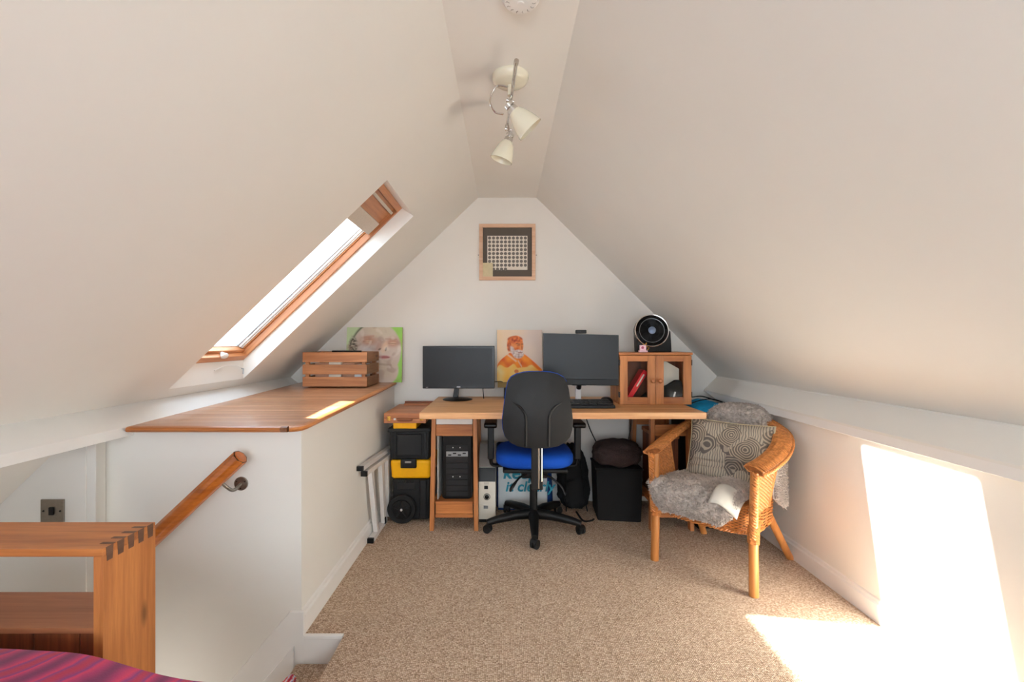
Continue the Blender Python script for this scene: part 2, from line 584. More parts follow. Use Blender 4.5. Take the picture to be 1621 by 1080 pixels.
# knee wall right, eaves walls
struct(box('wall_right', wall_paint, None, 1.535, 1.65, YR, YB, -0.05, 0.90, bevel=0))
struct(box('wall_left', wall_paint, None, -2.30, -2.20, YR, 1.79, -1.3, 0.30, bevel=0))
struct(MB().prism([(-1.60, 0.810), (-2.40, 0.044), (-2.52, 0.15), (-1.66, 0.98), (-1.55, 0.90)], YR, 1.79).build('ceiling_eaves', wall_paint))
wl = struct(MB().add([(-2.25, 1.70, -1.3), (-1.528, 1.70, -1.3), (-1.569, 1.79, -1.3), (-2.25, 1.79, -1.3), (-2.25, 1.70, 0.80), (-1.528, 1.70, 0.80), (-1.569, 1.79, 0.80), (-2.25, 1.79, 0.80)],
                [(0, 3, 2, 1), (4, 5, 6, 7), (0, 1, 5, 4), (1, 2, 6, 5), (2, 3, 7, 6), (3, 0, 4, 7)]).build('wall_eaves', wall_paint, bevel=0.004))
box('panel', wall_paint, wl, -2.2, -1.560, 1.694, 1.70, -0.4, 0.79, bevel=0.002)
# stairwell enclosure (boxed-in half wall under the pine shelf)
struct(MB().add([(-1.72, 1.79, -1.3), (-0.80, 1.79, -1.3), (-0.80, YB, -1.3), (-1.72, YB, -1.3),
                 (-1.72, 1.79, 0.800), (-0.80, 1.79, 0.800), (-0.80, YB, 0.837), (-1.72, YB, 0.837)],
                [(0, 3, 2, 1), (4, 5, 6, 7), (0, 1, 5, 4), (1, 2, 6, 5), (2, 3, 7, 6), (3, 0, 4, 7)]).build('wall_stairwell', wall_paint))
# ceiling: flat strip, right slope, left slope with the skylight opening
struct(box('ceiling', wall_paint, None, -0.2, 0.237, YR, YB, 2.195, 2.33, bevel=0))
struct(MB().prism([(0.229, 2.195), (1.545, 0.895), (1.66, 1.0), (0.34, 2.33), (0.229, 2.33)], YR, YB).build('ceiling_right', wall_paint))
P0 = Vector((-1.556, 0, 0.89))
SU = Vector((0.7225, 0, 0.6914))
SN = Vector((-0.6914, 0, 0.7225))
def S(u, y, w_):
    p = P0 + SU * u + SN * w_
    return Vector((p.x, y, p.z))
UL = 1.8873
YA, YC = 2.04, 2.625
mb = MB()
us = [-0.02, 0.068, 1.4245, UL]
ys = [YR, YA, YC, YB]
uo = [-0.02, 0.1405, 1.409, UL + 0.08]
vid = {}
for (tagk, uu, ww) in (('in', us, 0.0), ('out', uo, 0.19)):
    for i in range(4):
        for j in range(4):
            vid[tagk, i, j] = len(mb.v)
            mb.v.append(S(uu[i], ys[j], ww))
for i in (1, 2):
    for j in (1, 2):
        vid['mid', i, j] = len(mb.v)
        mb.v.append(S(uo[i], ys[j], 0.077))
for i in range(3):
    for j in range(3):
        if (i, j) == (1, 1):
            continue
        for k in ('in', 'out'):
            mb.f.append((vid[k, i, j], vid[k, i + 1, j], vid[k, i + 1, j + 1], vid[k, i, j + 1]))
ring = [(1, 1), (2, 1), (2, 2), (1, 2)]
for a in range(4):
    p, q = ring[a], ring[(a + 1) % 4]
    mb.f.append((vid['in', *p], vid['in', *q], vid['mid', *q], vid['mid', *p]))
    mb.f.append((vid['mid', *p], vid['mid', *q], vid['out', *q], vid['out', *p]))
for a in range(3):
    mb.f.append((vid['in', a, 0], vid['in', a + 1, 0], vid['out', a + 1, 0], vid['out', a, 0]))
    mb.f.append((vid['in', a, 3], vid['in', a + 1, 3], vid['out', a + 1, 3], vid['out', a, 3]))
    mb.f.append((vid['in', 0, a], vid['in', 0, a + 1], vid['out', 0, a + 1], vid['out', 0, a]))
    mb.f.append((vid['in', 3, a], vid['in', 3, a + 1], vid['out', 3, a + 1], vid['out', 3, a]))
struct(mb.build('ceiling_left', wall_paint))
# eaves ledges
struct(MB().prism([(-1.556, 0.895), (-1.46, 0.820), (-1.46, 0.783), (-1.72, 0.783), (-1.72, 0.895)], YR, YB).build('trim_1', trim_paint, bevel=0.002))
struct(MB().prism([(1.543, 0.900), (1.443, 0.802), (1.443, 0.792), (1.66, 0.78), (1.66, 0.90)], YR, YB).build('trim_2', wall_paint))
struct(MB().add([(1.447, YR, 0.755), (1.56, YR, 0.755), (1.56, YR, 0.793), (1.447, YR, 0.793),
                 (1.447, 3.12, 0.755), (1.56, YB, 0.755), (1.56, YB, 0.793), (1.447, YB, 0.793)],
                [(0, 1, 2, 3), (4, 7, 6, 5), (0, 4, 5, 1), (1, 5, 6, 2), (2, 6, 7, 3), (3, 7, 4, 0)]).build('trim_3', trim_paint, bevel=0.002))
# skirtings
def skirting(name, x_face, x_wall, y0, y1, z=0.0, h=0.095):
    s = 1 if x_face > x_wall else -1
    poly = [(x_wall, z), (x_face, z), (x_face, z + h - 0.022), (x_face - s * 0.007, z + h - 0.016), (x_face - s * 0.008, z + h - 0.004), (x_wall, z + h)]
    return struct(MB().prism(poly, y0, y1).build(name, trim_paint))
skirting('baseboard_left', -0.785, -0.80, 1.79, YB)
skirting('baseboard_right', 1.520, 1.536, YR, YB)
struct(MB().prism([(YB, 0), (YB - 0.016, 0), (YB - 0.016, 0.075), (YB - 0.009, 0.09), (YB, 0.095)], -0.80, 1.53, 'x').build('baseboard_back', trim_paint))
# stair string skirting running down the enclosure face
struct(MB().prism([(-0.785, 0.094), (-0.84, 0.094), (-1.35, -0.50), (-1.35, -0.78), (-0.785, -0.22)], 1.775, 1.79).build('baseboard_stair', trim_paint, bevel=0.003))
struct(MB().prism([(-0.82, -0.035), (-1.35, -0.64), (-1.35, -0.90), (-0.82, -0.40)], 1.765, 1.775).build('trim_5', trim_paint, bevel=0.003))
# landing nosing and riser, steps
struct(box('trim_6', trim_paint, None, -0.785, -0.632, 1.772, 1.79, -0.013, 0.003, bevel=0.003))
st = bpy.data.objects.new('stairs', None)
COL.objects.link(st)
st.location = (-0.9, 1.5, -1.2)
struct(st)
box('riser', trim_paint, st, -0.80, -0.632, 1.776, 1.79, -0.30, -0.013, bevel=0)
for k, (xa, xb, zt) in enumerate(((-0.815, -0.63, -0.103), (-1.03, -0.80, -0.29), (-1.25, -1.02, -0.48), (-2.20, -1.24, -0.67))):
    box('step', carpet, st, xa, xb, 1.22, 1.776, -1.3, zt, bevel=0.012)
struct(box('wall_landing', wall_paint, None, -2.25, -0.63, 1.17, 1.22, -1.3, -0.05, bevel=0))
struct(box('wall_stair_side', carpet, None, -0.63, -0.60, 1.22, 1.79, -1.3, -0.05, bevel=0))

# ------------------------------------------------------------------ skylight
win = bpy.data.objects.new('window_1', None)
COL.objects.link(win)
win.location = S(0.77, 2.33, 0.12)
ang = math.atan2(0.6914, 0.7225)
win.rotation_euler = (0, -ang, 0)
struct(win)
tag(win, 'pine framed roof window in the left sloping ceiling')
def sbox(name, mat, parent, u0, u1, y0, y1, w0, w1, bevel=0.002, **kw):
    vs = [S(u, y, w_) for w_ in (w0, w1) for (u, y) in ((u0, y0), (u1, y0), (u1, y1), (u0, y1))]
    return MB().add(vs, [(0, 3, 2, 1), (4, 5, 6, 7), (0, 1, 5, 4), (1, 2, 6, 5), (2, 3, 7, 6), (3, 0, 4, 7)]).build(name, mat, parent, bevel=bevel, **kw)
sbox('frame_rail', window_wood, win, 0.1405, 0.178, YA, YC, 0.077, 0.16)
sbox('frame_rail', window_wood, win, 1.372, 1.409, YA, YC, 0.077, 0.16)
sbox('frame_stile', window_wood_u, win, 0.178, 1.372, YA, YA + 0.020, 0.077, 0.16)
sbox('frame_stile', window_wood_u, win, 0.178, 1.372, YC - 0.020, YC, 0.077, 0.16)
sbox('sash_rail', window_wood, win, 0.178, 0.195, YA + 0.02, YC - 0.02, 0.105, 0.165)
sbox('sash_rail', window_wood, win, 1.250, 1.372, YA + 0.02, YC - 0.02, 0.100, 0.165)
sbox('sash_stile', window_wood_u, win, 0.200, 1.249, YA + 0.02, YA + 0.032, 0.112, 0.165)
sbox('sash_stile', window_wood_u, win, 0.200, 1.249, YC - 0.032, YC - 0.02, 0.112, 0.165)
sbox('sill_bar', trim_paint, win, 0.195, 0.199, YA + 0.032, YC - 0.032, 0.135, 0.158)
for (a, b_, w0, w1, mt) in ((0.032, 0.042, 0.118, 0.150, alu), (0.0425, 0.0440, 0.130, 0.160, dark_grey), (0.0445, 0.053, 0.124, 0.152, alu), (0.0535, 0.0550, 0.140, 0.158, dark_grey), (0.0555, 0.061, 0.136, 0.160, alu_grey)):
    sbox('side_channel', mt, win, 0.199, 1.249, YC - b_, YC - a, w0, w1, bevel=0.001)
    if a > 0.05:
        continue
    sbox('side_channel', mt, win, 0.199, 1.249, YA + a, YA + b_, w0, w1, bevel=0.001)
MB().add([S(0.199, YA + 0.045, 0.152), S(1.249, YA + 0.045, 0.152), S(1.249, YC - 0.045, 0.152), S(0.199, YC - 0.045, 0.152)], [(0, 1, 2, 3)]).build('pane', glass, win)
MB().prism([(-0.045, 0), (0.045, 0), (0.045, 0.03), (0.030, 0.042), (-0.045, 0.042)], YA + 0.034, YC - 0.034).xf(
    Matrix.Translation(S(1.207, 0, 0.088)) @ Matrix.Rotation(-ang, 4, 'Y')).build('blind_cassette', blind_fabric, win, bevel=0.003)
sbox('vent_bar', blind_fabric, win, 1.335, 1.352, YA + 0.03, YC - 0.03, 0.082, 0.100)
k_ = MB().lathe([(0.006, -0.02), (0.010, -0.004), (0.016, 0.004), (0.017, 0.012), (0.010, 0.020), (0.001, 0.022)], (0, 0, 0), (0, 0, 1), 18)
k_.xf(Matrix.Translation(S(0.183, 2.40, 0.090)) @ Matrix.Rotation(-ang, 4, 'Y') @ Matrix.Rotation(PI, 4, 'X') @ Matrix.Scale(1.7, 4, (0, 1, 0)))
k_.build('knob', white_plastic, win)
cw = thing('blind_cord', 'thin white cord with clip hanging on the lower reveal of the skylight', 'cord', (-1.49, 2.5, 0.98))
tube('cord', white_plastic, cw, smooth_path([(-1.500, 2.35, 1.00), (-1.497, 2.42, 1.018), (-1.495, 2.50, 1.02), (-1.494, 2.565, 1.008), (-1.494, 2.60, 0.995)], 6), 0.0022, 6)
tube('clip', alu_grey, cw, [(-1.494, 2.585, 0.998), (-1.494, 2.600, 0.996), (-1.496, 2.600, 0.965)], 0.0035, 6)

# ================================================================== PINE SHELF ON THE ENCLOSURE
SLOPE = 0.0245
def shz(y):
    return 0.822 + SLOPE * (y - 1.75)
sh = thing('pine_worktop', 'long orange pine shelf top boarding over the stairwell enclosure under the skylight', 'shelf', (-1.15, 2.5, 0.80))
npl = 13
y0, y1 = 1.765, YB - 0.004
for k in range(npl):
    a = y0 + (y1 - y0) * k / npl
    b_ = y0 + (y1 - y0) * (k + 1) / npl - 0.0022
    xl, xr = -1.457, -0.80
    top = [(xl, a, shz(a)), (xr, a, shz(a)), (xr, b_, shz(b_)), (xl, b_, shz(b_))]
    if k == 0:
        top[0] = (xl + 0.004, a, shz(a))
    bot = [(p[0], p[1], p[2] - 0.0215) for p in top]
    MB().add(bot + top, [(0, 3, 2, 1), (4, 5, 6, 7), (0, 1, 5, 4), (1, 2, 6, 5), (2, 3, 7, 6), (3, 0, 4, 7)]).build('plank', shelf_wood, sh, bevel=0.0012, seg=1)
def nosing(name, path, mat):
    """half-round lipping swept along a level path"""
    sec = [(0.0, -0.0215), (0.012, -0.0215), (0.020, -0.018), (0.024, -0.0107), (0.020, -0.003), (0.012, 0.0), (0.0, 0.0)]
    m = MB()
    n = len(sec)
    for i, p in enumerate(path):
        d = (Vector(path[min(i + 1, len(path) - 1)]) - Vector(path[max(i - 1, 0)])).normalized()
        o_ = Vector((d.y, -d.x))
        for (q, h) in sec:
            x, y = p[0] + o_.x * q, p[1] + o_.y * q
            m.v.append(Vector((x, y, shz(p[1]) + h)))
    for i in range(len(path) - 1):
        for k in range(n):
            k2 = (k + 1) % n
            m.f.append((i * n + k, i * n + k2, (i + 1) * n + k2, (i + 1) * n + k))
    m.f.append(tuple(range(n)))
    m.f.append(tuple((len(path) - 1) * n + k for k in range(n)))
    return m.build(name, mat, sh)
nosing('front_nosing', [(-1.452, 1.763), (-0.862, 1.763)], nose_wood_x)
nosing('joint_block', [(-0.861, 1.763), (-0.836, 1.763)], wood('joint_wood', srgb(150, 98, 64), srgb(110, 68, 42), 'y', 0.5, knots=False))
nosing('corner_nosing', [(-0.835, 1.763), (-0.815, 1.771), (-0.803, 1.785), (-0.799, 1.81), (-0.799, 1.84)], nose_wood)
nosing('side_nosing', [(-0.799, 1.841), (-0.799, 2.60), (-0.799, YB - 0.07), (-0.802, YB - 0.03), (-0.812, YB - 0.006)], nose_wood)

# ------------------------------------------------------------------ crate on the shelf
cr = thing('slatted_crate', 'slatted brown pine crate full of papers on the shelf beneath the skylight', 'crate', (-1.09, 3.07, shz(3.07)))
cx0, cx1, cy0, cy1 = -1.305, -0.890, 2.935, 3.215
zb = 0.8595
for k, (z0, z1) in enumerate(((zb, zb + 0.062), (zb + 0.079, zb + 0.142), (zb + 0.158, zb + 0.222))):
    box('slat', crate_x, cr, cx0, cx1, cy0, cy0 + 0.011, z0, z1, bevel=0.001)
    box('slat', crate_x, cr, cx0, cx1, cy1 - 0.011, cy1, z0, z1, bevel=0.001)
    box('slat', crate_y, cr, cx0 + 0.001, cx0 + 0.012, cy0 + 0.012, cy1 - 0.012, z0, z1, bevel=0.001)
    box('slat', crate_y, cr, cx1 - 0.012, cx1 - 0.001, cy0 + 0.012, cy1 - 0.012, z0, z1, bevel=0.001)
for x in (cx0 + 0.013, cx1 - 0.037):
    for y in (cy0 + 0.012, cy1 - 0.036):
        box('corner_post', crate_x, cr, x, x + 0.024, y, y + 0.024, zb, zb + 0.22, bevel=0.001)
box('base', crate_x, cr, cx0 + 0.012, cx1 - 0.012, cy0 + 0.012, cy1 - 0.012, zb, zb + 0.008, bevel=0)
def loose(name, label, cat, mat, x0, x1, y0, y1, z0, z1, group=None):
    o = box(name, mat, None, x0, x1, y0, y1, z0, z1, bevel=0.002)
    tag(o, label, cat, group)
    return o
loose('cardboard_box', 'pinkish cardboard box seen between the slats of the pine crate', 'box', plain('pink_card_box', srgb(206, 160, 134), 0.8), cx0 + 0.06, cx0 + 0.32, cy0 + 0.05, cy1 - 0.05, zb + 0.009, zb + 0.15)
loose('paper_stack', 'white paper bundle lying on the cardboard box inside the crate', 'papers', paper, cx0 + 0.16, cx0 + 0.24, cy0 + 0.025, cy0 + 0.048, zb + 0.009, zb + 0.17)
loose('black_case', 'black case poking just above the back rim of the pine crate', 'case', black_plastic, cx0 + 0.10, cx0 + 0.30, cy1 - 0.045, cy1 - 0.018, zb + 0.009, zb + 0.228)
loose('crumpled_bag', 'pale crumpled plastic bag at the right end inside the crate', 'bag', bag_face, cx0 + 0.325, cx0 + 0.372, cy0 + 0.03, cy1 - 0.06, zb + 0.009, zb + 0.14)

# ------------------------------------------------------------------ paintings
def canvas(name, label, wd, ht, th, loc, lean, fn, nu, nv, edge, rotz=0):
    t = thing(name, label, 'painting', loc, rot=(lean, 0, rotz))
    MB().box(-wd / 2, wd / 2, 0, th, 0, ht).build('stretcher', edge, t, local=True, bevel=0.001)
    m = MB().grid(lambda u, v: ((u - 0.5) * wd, -0.0012, v * ht), nu, nv)
    o = m.build('painted_front', painted, t, local=True)
    me = o.data
    at = me.color_attributes.new('paint', 'FLOAT_COLOR', 'POINT')
    for i, v in enumerate(me.vertices):
        u_, v_ = v.co.x / wd + 0.5, v.co.z / ht
        at.data[i].color = fn(u_, v_)
    return t

def sm(e0, e1, x):
    t = max(0.0, min(1.0, (x - e0) / (e1 - e0)))
    return t * t * (3 - 2 * t)
def mixc(a, b, t):
    return tuple(a[i] * (1 - t) + b[i] * t for i in range(3)) + (1,)
def ell(u, v, cx, cy, rx, ry, soft=0.15, rot=0.0):
    x, y = u - cx, v - cy
    c, s = math.cos(rot), math.sin(rot)
    x, y = c * x + s * y, -s * x + c * y
    d = math.sqrt((x / rx) ** 2 + (y / ry) ** 2)
    return 1 - sm(1 - soft, 1 + soft, d)
def nz(u, v, s, seed=0.0):
    return noise.noise(Vector((u * s, v * s, seed)))
def seg(u, v, x0, y0, x1, y1, wdt):
    dx, dy = x1 - x0, y1 - y0
    t = max(0, min(1, ((u - x0) * dx + (v - y0) * dy) / (dx * dx + dy * dy)))
    d = math.hypot(u - x0 - t * dx, v - y0 - t * dy)
    return 1 - sm(wdt * 0.6, wdt * 1.3, d)

def green_face(u, v):
    # tilted-back pale face, nose and closed eyes, on bright green
    c = mixc(srgb(196, 214, 168), srgb(150, 208, 88), sm(0.2, 0.95, u + 0.15 * nz(u, v, 4)))
    skin = mixc(srgb(196, 178, 160), srgb(212, 194, 184), 0.5 + 0.8 * nz(u, v, 5, 3))
    skin = mixc(skin, srgb(206, 200, 172), 0.5 * ell(u, v, 0.62, 0.93, 0.28, 0.14, 0.6))
    skin = mixc(skin, srgb(192, 190, 196), 0.6 * ell(u, v, 0.42, 0.64, 0.16, 0.10, 0.8))
    skin = mixc(skin, srgb(196, 178, 156), 0.8 * ell(u, v, 0.72, 0.22, 0.20, 0.16, 0.7))
    edge = 0.10 * sm(0.25, 0.0, v)
    f = ell(u, v, 0.53, 0.56, 0.45 - edge, 0.52, 0.04, -0.15)
    f2 = ell(u, v, 0.68, 0.22, 0.26, 0.28, 0.08)
    rim = ell(u, v, 0.50, 0.56, 0.45, 0.56, 0.05, -0.15) * (1 - sm(0.30, 0.5, u)) 
    c = mixc(c, srgb(70, 60, 50), rim * (1 - f) * 0.9)
    c = mixc(c, skin, max(f, f2))
    hair = ell(u, v, 0.12, 0.66, 0.08, 0.16, 0.3)
    c = mixc(c, mixc(srgb(70, 62, 52), srgb(170, 160, 140), 0.5 + 1.6 * nz(u, v, 34)), hair * 0.9)
    for ex, ey, rx in ((0.40, 0.75, 0.12), (0.83, 0.72, 0.10)):
        c = mixc(c, srgb(182, 128, 100), 0.85 * ell(u, v, ex, ey, rx * 1.2, 0.085, 0.7))
        c = mixc(c, srgb(222, 190, 160), 0.8 * ell(u, v, ex, ey - 0.012, rx * 0.55, 0.022, 0.6))
        c = mixc(c, srgb(130, 84, 66), 0.7 * seg(u, v, ex - rx * 0.8, ey - 0.012, ex + rx * 0.6, ey - 0.018, 0.007))
    c = mixc(c, srgb(160, 120, 100), 0.5 * seg(u, v, 0.70, 0.79, 0.90, 0.78, 0.010))
    c = mixc(c, srgb(178, 128, 104), 0.5 * seg(u, v, 0.28, 0.81, 0.48, 0.84, 0.02))
    c = mixc(c, srgb(220, 184, 154), 0.8 * ell(u, v, 0.68, 0.64, 0.055, 0.10, 0.5, -0.3))
    c = mixc(c, srgb(168, 118, 96), 0.6 * ell(u, v, 0.58, 0.64, 0.045, 0.09, 0.6, -0.4))
    c = mixc(c, srgb(74, 46, 40), 0.9 * ell(u, v, 0.595, 0.60, 0.030, 0.016, 0.5, 0.6))
    c = mixc(c, srgb(74, 46, 40), 0.9 * ell(u, v, 0.71, 0.60, 0.016, 0.035, 0.5, -0.3))
    c = mixc(c, srgb(176, 100, 100), 0.9 * ell(u, v, 0.68, 0.455, 0.10, 0.030, 0.5))
    c = mixc(c, srgb(120, 58, 62), 0.8 * seg(u, v, 0.59, 0.458, 0.77, 0.450, 0.006))
    c = mixc(c, srgb(150, 130, 112), 0.5 * seg(u, v, 0.60, 0.33, 0.80, 0.31, 0.02))
    c = mixc(c, srgb(170, 138, 118), 0.5 * ell(u, v, 0.55, 0.70, 0.09, 0.12, 0.8, -0.5))
    c = mixc(c, srgb(150, 118, 104), 0.45 * sm(0.1, 0.5, nz(u, v, 7, 12)))
    c = mixc(c, srgb(228, 218, 206), 0.45 * sm(0.1, 0.5, nz(u, v, 9, 21)) * f)
    return c
canvas('green_portrait', 'square canvas painting of a tilted pale face on bright green, behind the crate', 0.400, 0.395, 0.018, (-0.936, YB - 0.052, shz(3.25) + 0.0005), R(-4), green_face, 110, 110, canvas_edge)

def orange_man(u, v):
    c = mixc(srgb(240, 212, 182), srgb(224, 204, 190), sm(0.2, 0.9, u + 0.3 * nz(u, v, 3)))
    c = mixc(c, srgb(246, 208, 160), 0.7 * sm(0.35, 0.0, u + 0.2 * nz(u, v, 5)))
    # body
    sh_l = 0.52 - 1.55 * (0.30 - u) if u < 0.30 else 0.56
    if u < 0.26:
        top = 0.30 + (u / 0.26) ** 0.6 * 0.25
    elif u < 0.60:
        top = 0.56
    else:
        top = 0.54 - (u - 0.60) ** 1.15 * 0.85
    body = sm(0.0, 0.012, top - v) 
    yl = mixc(srgb(252, 196, 84), srgb(250, 218, 140), 0.5 + nz(u, v, 6))
    og = mixc(srgb(232, 104, 12), srgb(250, 148, 30), 0.5 + 1.3 * nz(u, v, 8, 2))
    chest = 0.24 + 0.04 * math.sin(u * 22) + 0.05 * nz(u, v, 9) + 0.06 * ell(u, v, 0.3, 0.26, 0.3, 0.2, 0.8)
    b = mixc(yl, og, sm(chest - 0.012, chest + 0.012, v))
    b = mixc(b, yl, ell(u, v, 0.80, 0.26, 0.14, 0.07, 0.2))
    b = mixc(b, og, seg(u, v, 0.78, 0.36, 0.97, 0.22, 0.03))
    b = mixc(b, srgb(214, 88, 20), 0.8 * ell(u, v, 0.43, 0.205, 0.05, 0.035, 0.15))
    c = mixc(c, b, body)
    c = mixc(c, srgb(196, 84, 20), 0.6 * body * (seg(u, v, 0.33, 0.52, 0.42, 0.40, 0.008) + seg(u, v, 0.55, 0.40, 0.52, 0.28, 0.008)))
    c = mixc(c, srgb(244, 200, 160), 0.9 * seg(u, v, 0.24, 0.52, 0.42, 0.40, 0.018))
    c = mixc(c, srgb(244, 206, 170), 0.8 * seg(u, v, 0.47, 0.40, 0.54, 0.30, 0.014))
    # head
    head = ell(u, v, 0.42, 0.70, 0.165, 0.19, 0.05)
    face = mixc(srgb(226, 120, 48), srgb(240, 160, 90), 0.5 + 1.5 * nz(u, v, 12, 5))
    c = mixc(c, face, head)
    hairc = mixc(srgb(190, 82, 36), srgb(228, 120, 54), 0.5 + 1.6 * nz(u, v, 22, 7))
    c = mixc(c, hairc, max(ell(u, v, 0.40, 0.81, 0.17, 0.075, 0.12), ell(u, v, 0.265, 0.70, 0.045, 0.12, 0.2)) )
    c = mixc(c, srgb(170, 96, 70), 0.8 * ell(u, v, 0.27, 0.67, 0.022, 0.045, 0.3))
    beard = mixc(srgb(226, 206, 196), srgb(196, 170, 160), 0.5 + 1.6 * nz(u, v, 26, 9))
    c = mixc(c, beard, max(ell(u, v, 0.47, 0.535, 0.125, 0.085, 0.12), ell(u, v, 0.345, 0.60, 0.045, 0.09, 0.3, 0.4)))
    c = mixc(c, srgb(150, 74, 34), 0.85 * seg(u, v, 0.43, 0.735, 0.50, 0.725, 0.011))
    c = mixc(c, srgb(150, 74, 34), 0.85 * seg(u, v, 0.54, 0.725, 0.575, 0.725, 0.010))
    c = mixc(c, srgb(178, 88, 40), 0.7 * ell(u, v, 0.475, 0.70, 0.035, 0.012, 0.4))
    c = mixc(c, srgb(184, 84, 36), 0.8 * seg(u, v, 0.545, 0.69, 0.555, 0.625, 0.010))
    c = mixc(c, srgb(160, 92, 70), 0.8 * seg(u, v, 0.47, 0.565, 0.56, 0.565, 0.010))
    return c
pb = thing('monitor_riser', 'small black box carrying the orange portrait on the desk', 'box', (0.10, 3.2, 0.754))
box('shell', black_plastic, pb, -0.006, 0.22, 3.14, 3.27, 0.7545, 0.826, bevel=0.004)
box('front_panel', dark_grey, pb, 0.004, 0.21, 3.137, 3.142, 0.765, 0.815, bevel=0.001)
ct = canvas('orange_portrait', 'orange painted portrait of a bearded man standing between the two monitors', 0.322, 0.372, 0.018, (0.106, 3.235, 0.8625), R(-3), orange_man, 90, 104, canvas_edge)
lb = box('ledge_block', olive_edge, None, -0.05, 0.262, 3.20, 3.262, 0.8265, 0.8622, bevel=0.001)
tag(lb, 'olive brown wooden strip under the orange portrait', 'wood strip')

# ------------------------------------------------------------------ framed print on the gable
fp = thing('framed_print', 'square pale wood framed print with rows of grey discs high on the end wall', 'picture', (0.016, YB, 1.80))
fx0, fx1, fz0, fz1 = -0.184, 0.222, 1.594, 2.000
yf = YB - 0.022
MB().box(fx0, fx1, yf, YB, fz1 - 0.026, fz1).build('frame_rail', frame_wood, fp, bevel=0.0015)
MB().box(fx0, fx1, yf, YB, fz0, fz0 + 0.026).build('frame_rail', frame_wood, fp, bevel=0.0015)
MB().box(fx0, fx0 + 0.026, yf, YB, fz0 + 0.026, fz1 - 0.026).build('frame_stile', frame_wood, fp, bevel=0.0015)
MB().box(fx1 - 0.026, fx1, yf, YB, fz0 + 0.026, fz1 - 0.026).build('frame_stile', frame_wood, fp, bevel=0.0015)
box('mount', mount_card, fp, fx0 + 0.026, fx1 - 0.026, YB - 0.010, YB - 0.002, fz0 + 0.026, fz1 - 0.026, bevel=0)
box('sheet', paper, fp, fx0 + 0.058, fx1 - 0.058 + 0.0, YB - 0.0115, YB - 0.010, fz0 + 0.075, fz1 - 0.085, bevel=0)
dm = MB()
for r_ in range(9):
    for c_ in range(10):
        if r_ == 8 and c_ > 4:
            continue
        if r_ >= 7 and c_ == 0:
            continue
        x = fx0 + 0.0745 + c_ * 0.0287
        z = fz1 - 0.101 - r_ * 0.0281
        dm.lathe([(0.0115, 0), (0.0115, 0.0015), (0.008, 0.0026)], (x, YB - 0.0114, z), (0, -1, 0), 12)
dm.build('grey_disc', ink_grey, fp, kind='stuff')
box('note', canvas_edge, fp, fx0 + 0.026, fx0 + 0.098, YB - 0.016, YB - 0.014, fz0 + 0.026, fz0 + 0.125, bevel=0, label='small cream card in the lower left corner of the frame')
for x in (fx0 - 0.007, fx1 + 0.007):
    MB().lathe([(0.003, 0), (0.003, 0.006), (0.001, 0.008)], (x, YB, 1.777), (0, -1, 0), 8).build('fixing_screw', black_metal, fp)

# ================================================================== DESK
dk = thing('desk', 'long thick pine desk top across the end wall, carrying monitors and cabinet', 'desk', (0.33, 2.9, 0.714))
ywd = [2.534, 2.72, 2.905, 3.09, 3.275]
for k in range(4):
    MB().box(-0.476, 1.125, ywd[k], ywd[k + 1] - 0.0006, 0.718, 0.754).build('board', desk_wood, dk, bevel=0.0012, seg=1)
def trestle(label, x0, x1):
    t = thing('trestle', label, 'trestle', ((x0 + x1) / 2, 2.95, 0), group=None)
    lw = 0.026
    for sx, x in ((1, x0), (-1, x1 - lw)):
        for (yf_, yb_) in ((2.775, 2.80), (3.20, 3.175)):
            dx = -0.010 * sx
            vs = []
            for (z, yy, off) in ((0, yf_, dx), (0.717, yb_, 0)):
                for (a, b_) in ((0, -0.02), (lw, -0.02), (lw, 0.02), (0, 0.02)):
                    vs.append((x + a + off, yy + b_, z))
            MB().add(vs, [(0, 3, 2, 1), (4, 5, 6, 7), (0, 1, 5, 4), (1, 2, 6, 5), (2, 3, 7, 6), (3, 0, 4, 7)]).build('leg', trestle_z, t, bevel=0.003)
    i0, i1 = x0 + lw, x1 - lw
    for ya in (2.782, 3.168):
        box('top_rail', trestle_x, t, i0 + 0.0005, i1 - 0.0005, ya, ya + 0.02, 0.572, 0.642, bevel=0.002)
        box('lower_rail', trestle_x, t, i0 - 0.001, i1 + 0.001, ya - 0.005, ya + 0.015, 0.098, 0.172, bevel=0.002)
        box('foot_rail', trestle_x, t, i0 - 0.003, i1 + 0.003, ya - 0.004, ya + 0.014, 0.074, 0.096, bevel=0.002)
    box('shelf', trestle_x, t, i0 - 0.02, i1 + 0.02, 2.80, 3.16, 0.152, 0.168, bevel=0.002)
    return t
trestle('orange pine trestle holding the left end of the desk around the black computer', -0.447, -0.170)
t2 = trestle('pine trestle under the right end of the desk behind the wicker chair', 0.893, 1.140)
mb_ = loose('drawer_tray', 'flat white tray tucked beneath the desk top above the trestle rail', 'tray', white_plastic, -0.420, -0.198, 2.785, 3.16, 0.6425, 0.7175)
MB().lathe([(0.006, 0), (0.005, 0.003)], (-0.352, 2.785, 0.684), (0, -1, 0), 10).build('button', black_plastic, mb_)
bx = thing('brown_box', 'dark wooden box on the right trestle behind the wicker chair arm', 'box', (1.04, 3.0, 0.17))
box('body', dark_board, bx, 0.945, 1.08, 2.83, 3.12, 0.1685, 0.545, bevel=0.003)
box('lid', pine_x, bx, 0.940, 1.085, 2.825, 3.125, 0.545, 0.57, bevel=0.003)
tk = box('dark_desk_leg', trestle_dark, None, 0.893, 0.925, 3.235, 3.267, 0, 0.7175, bevel=0.003)
tag(tk, 'single dark wooden post under the desk behind the black bin', 'post')

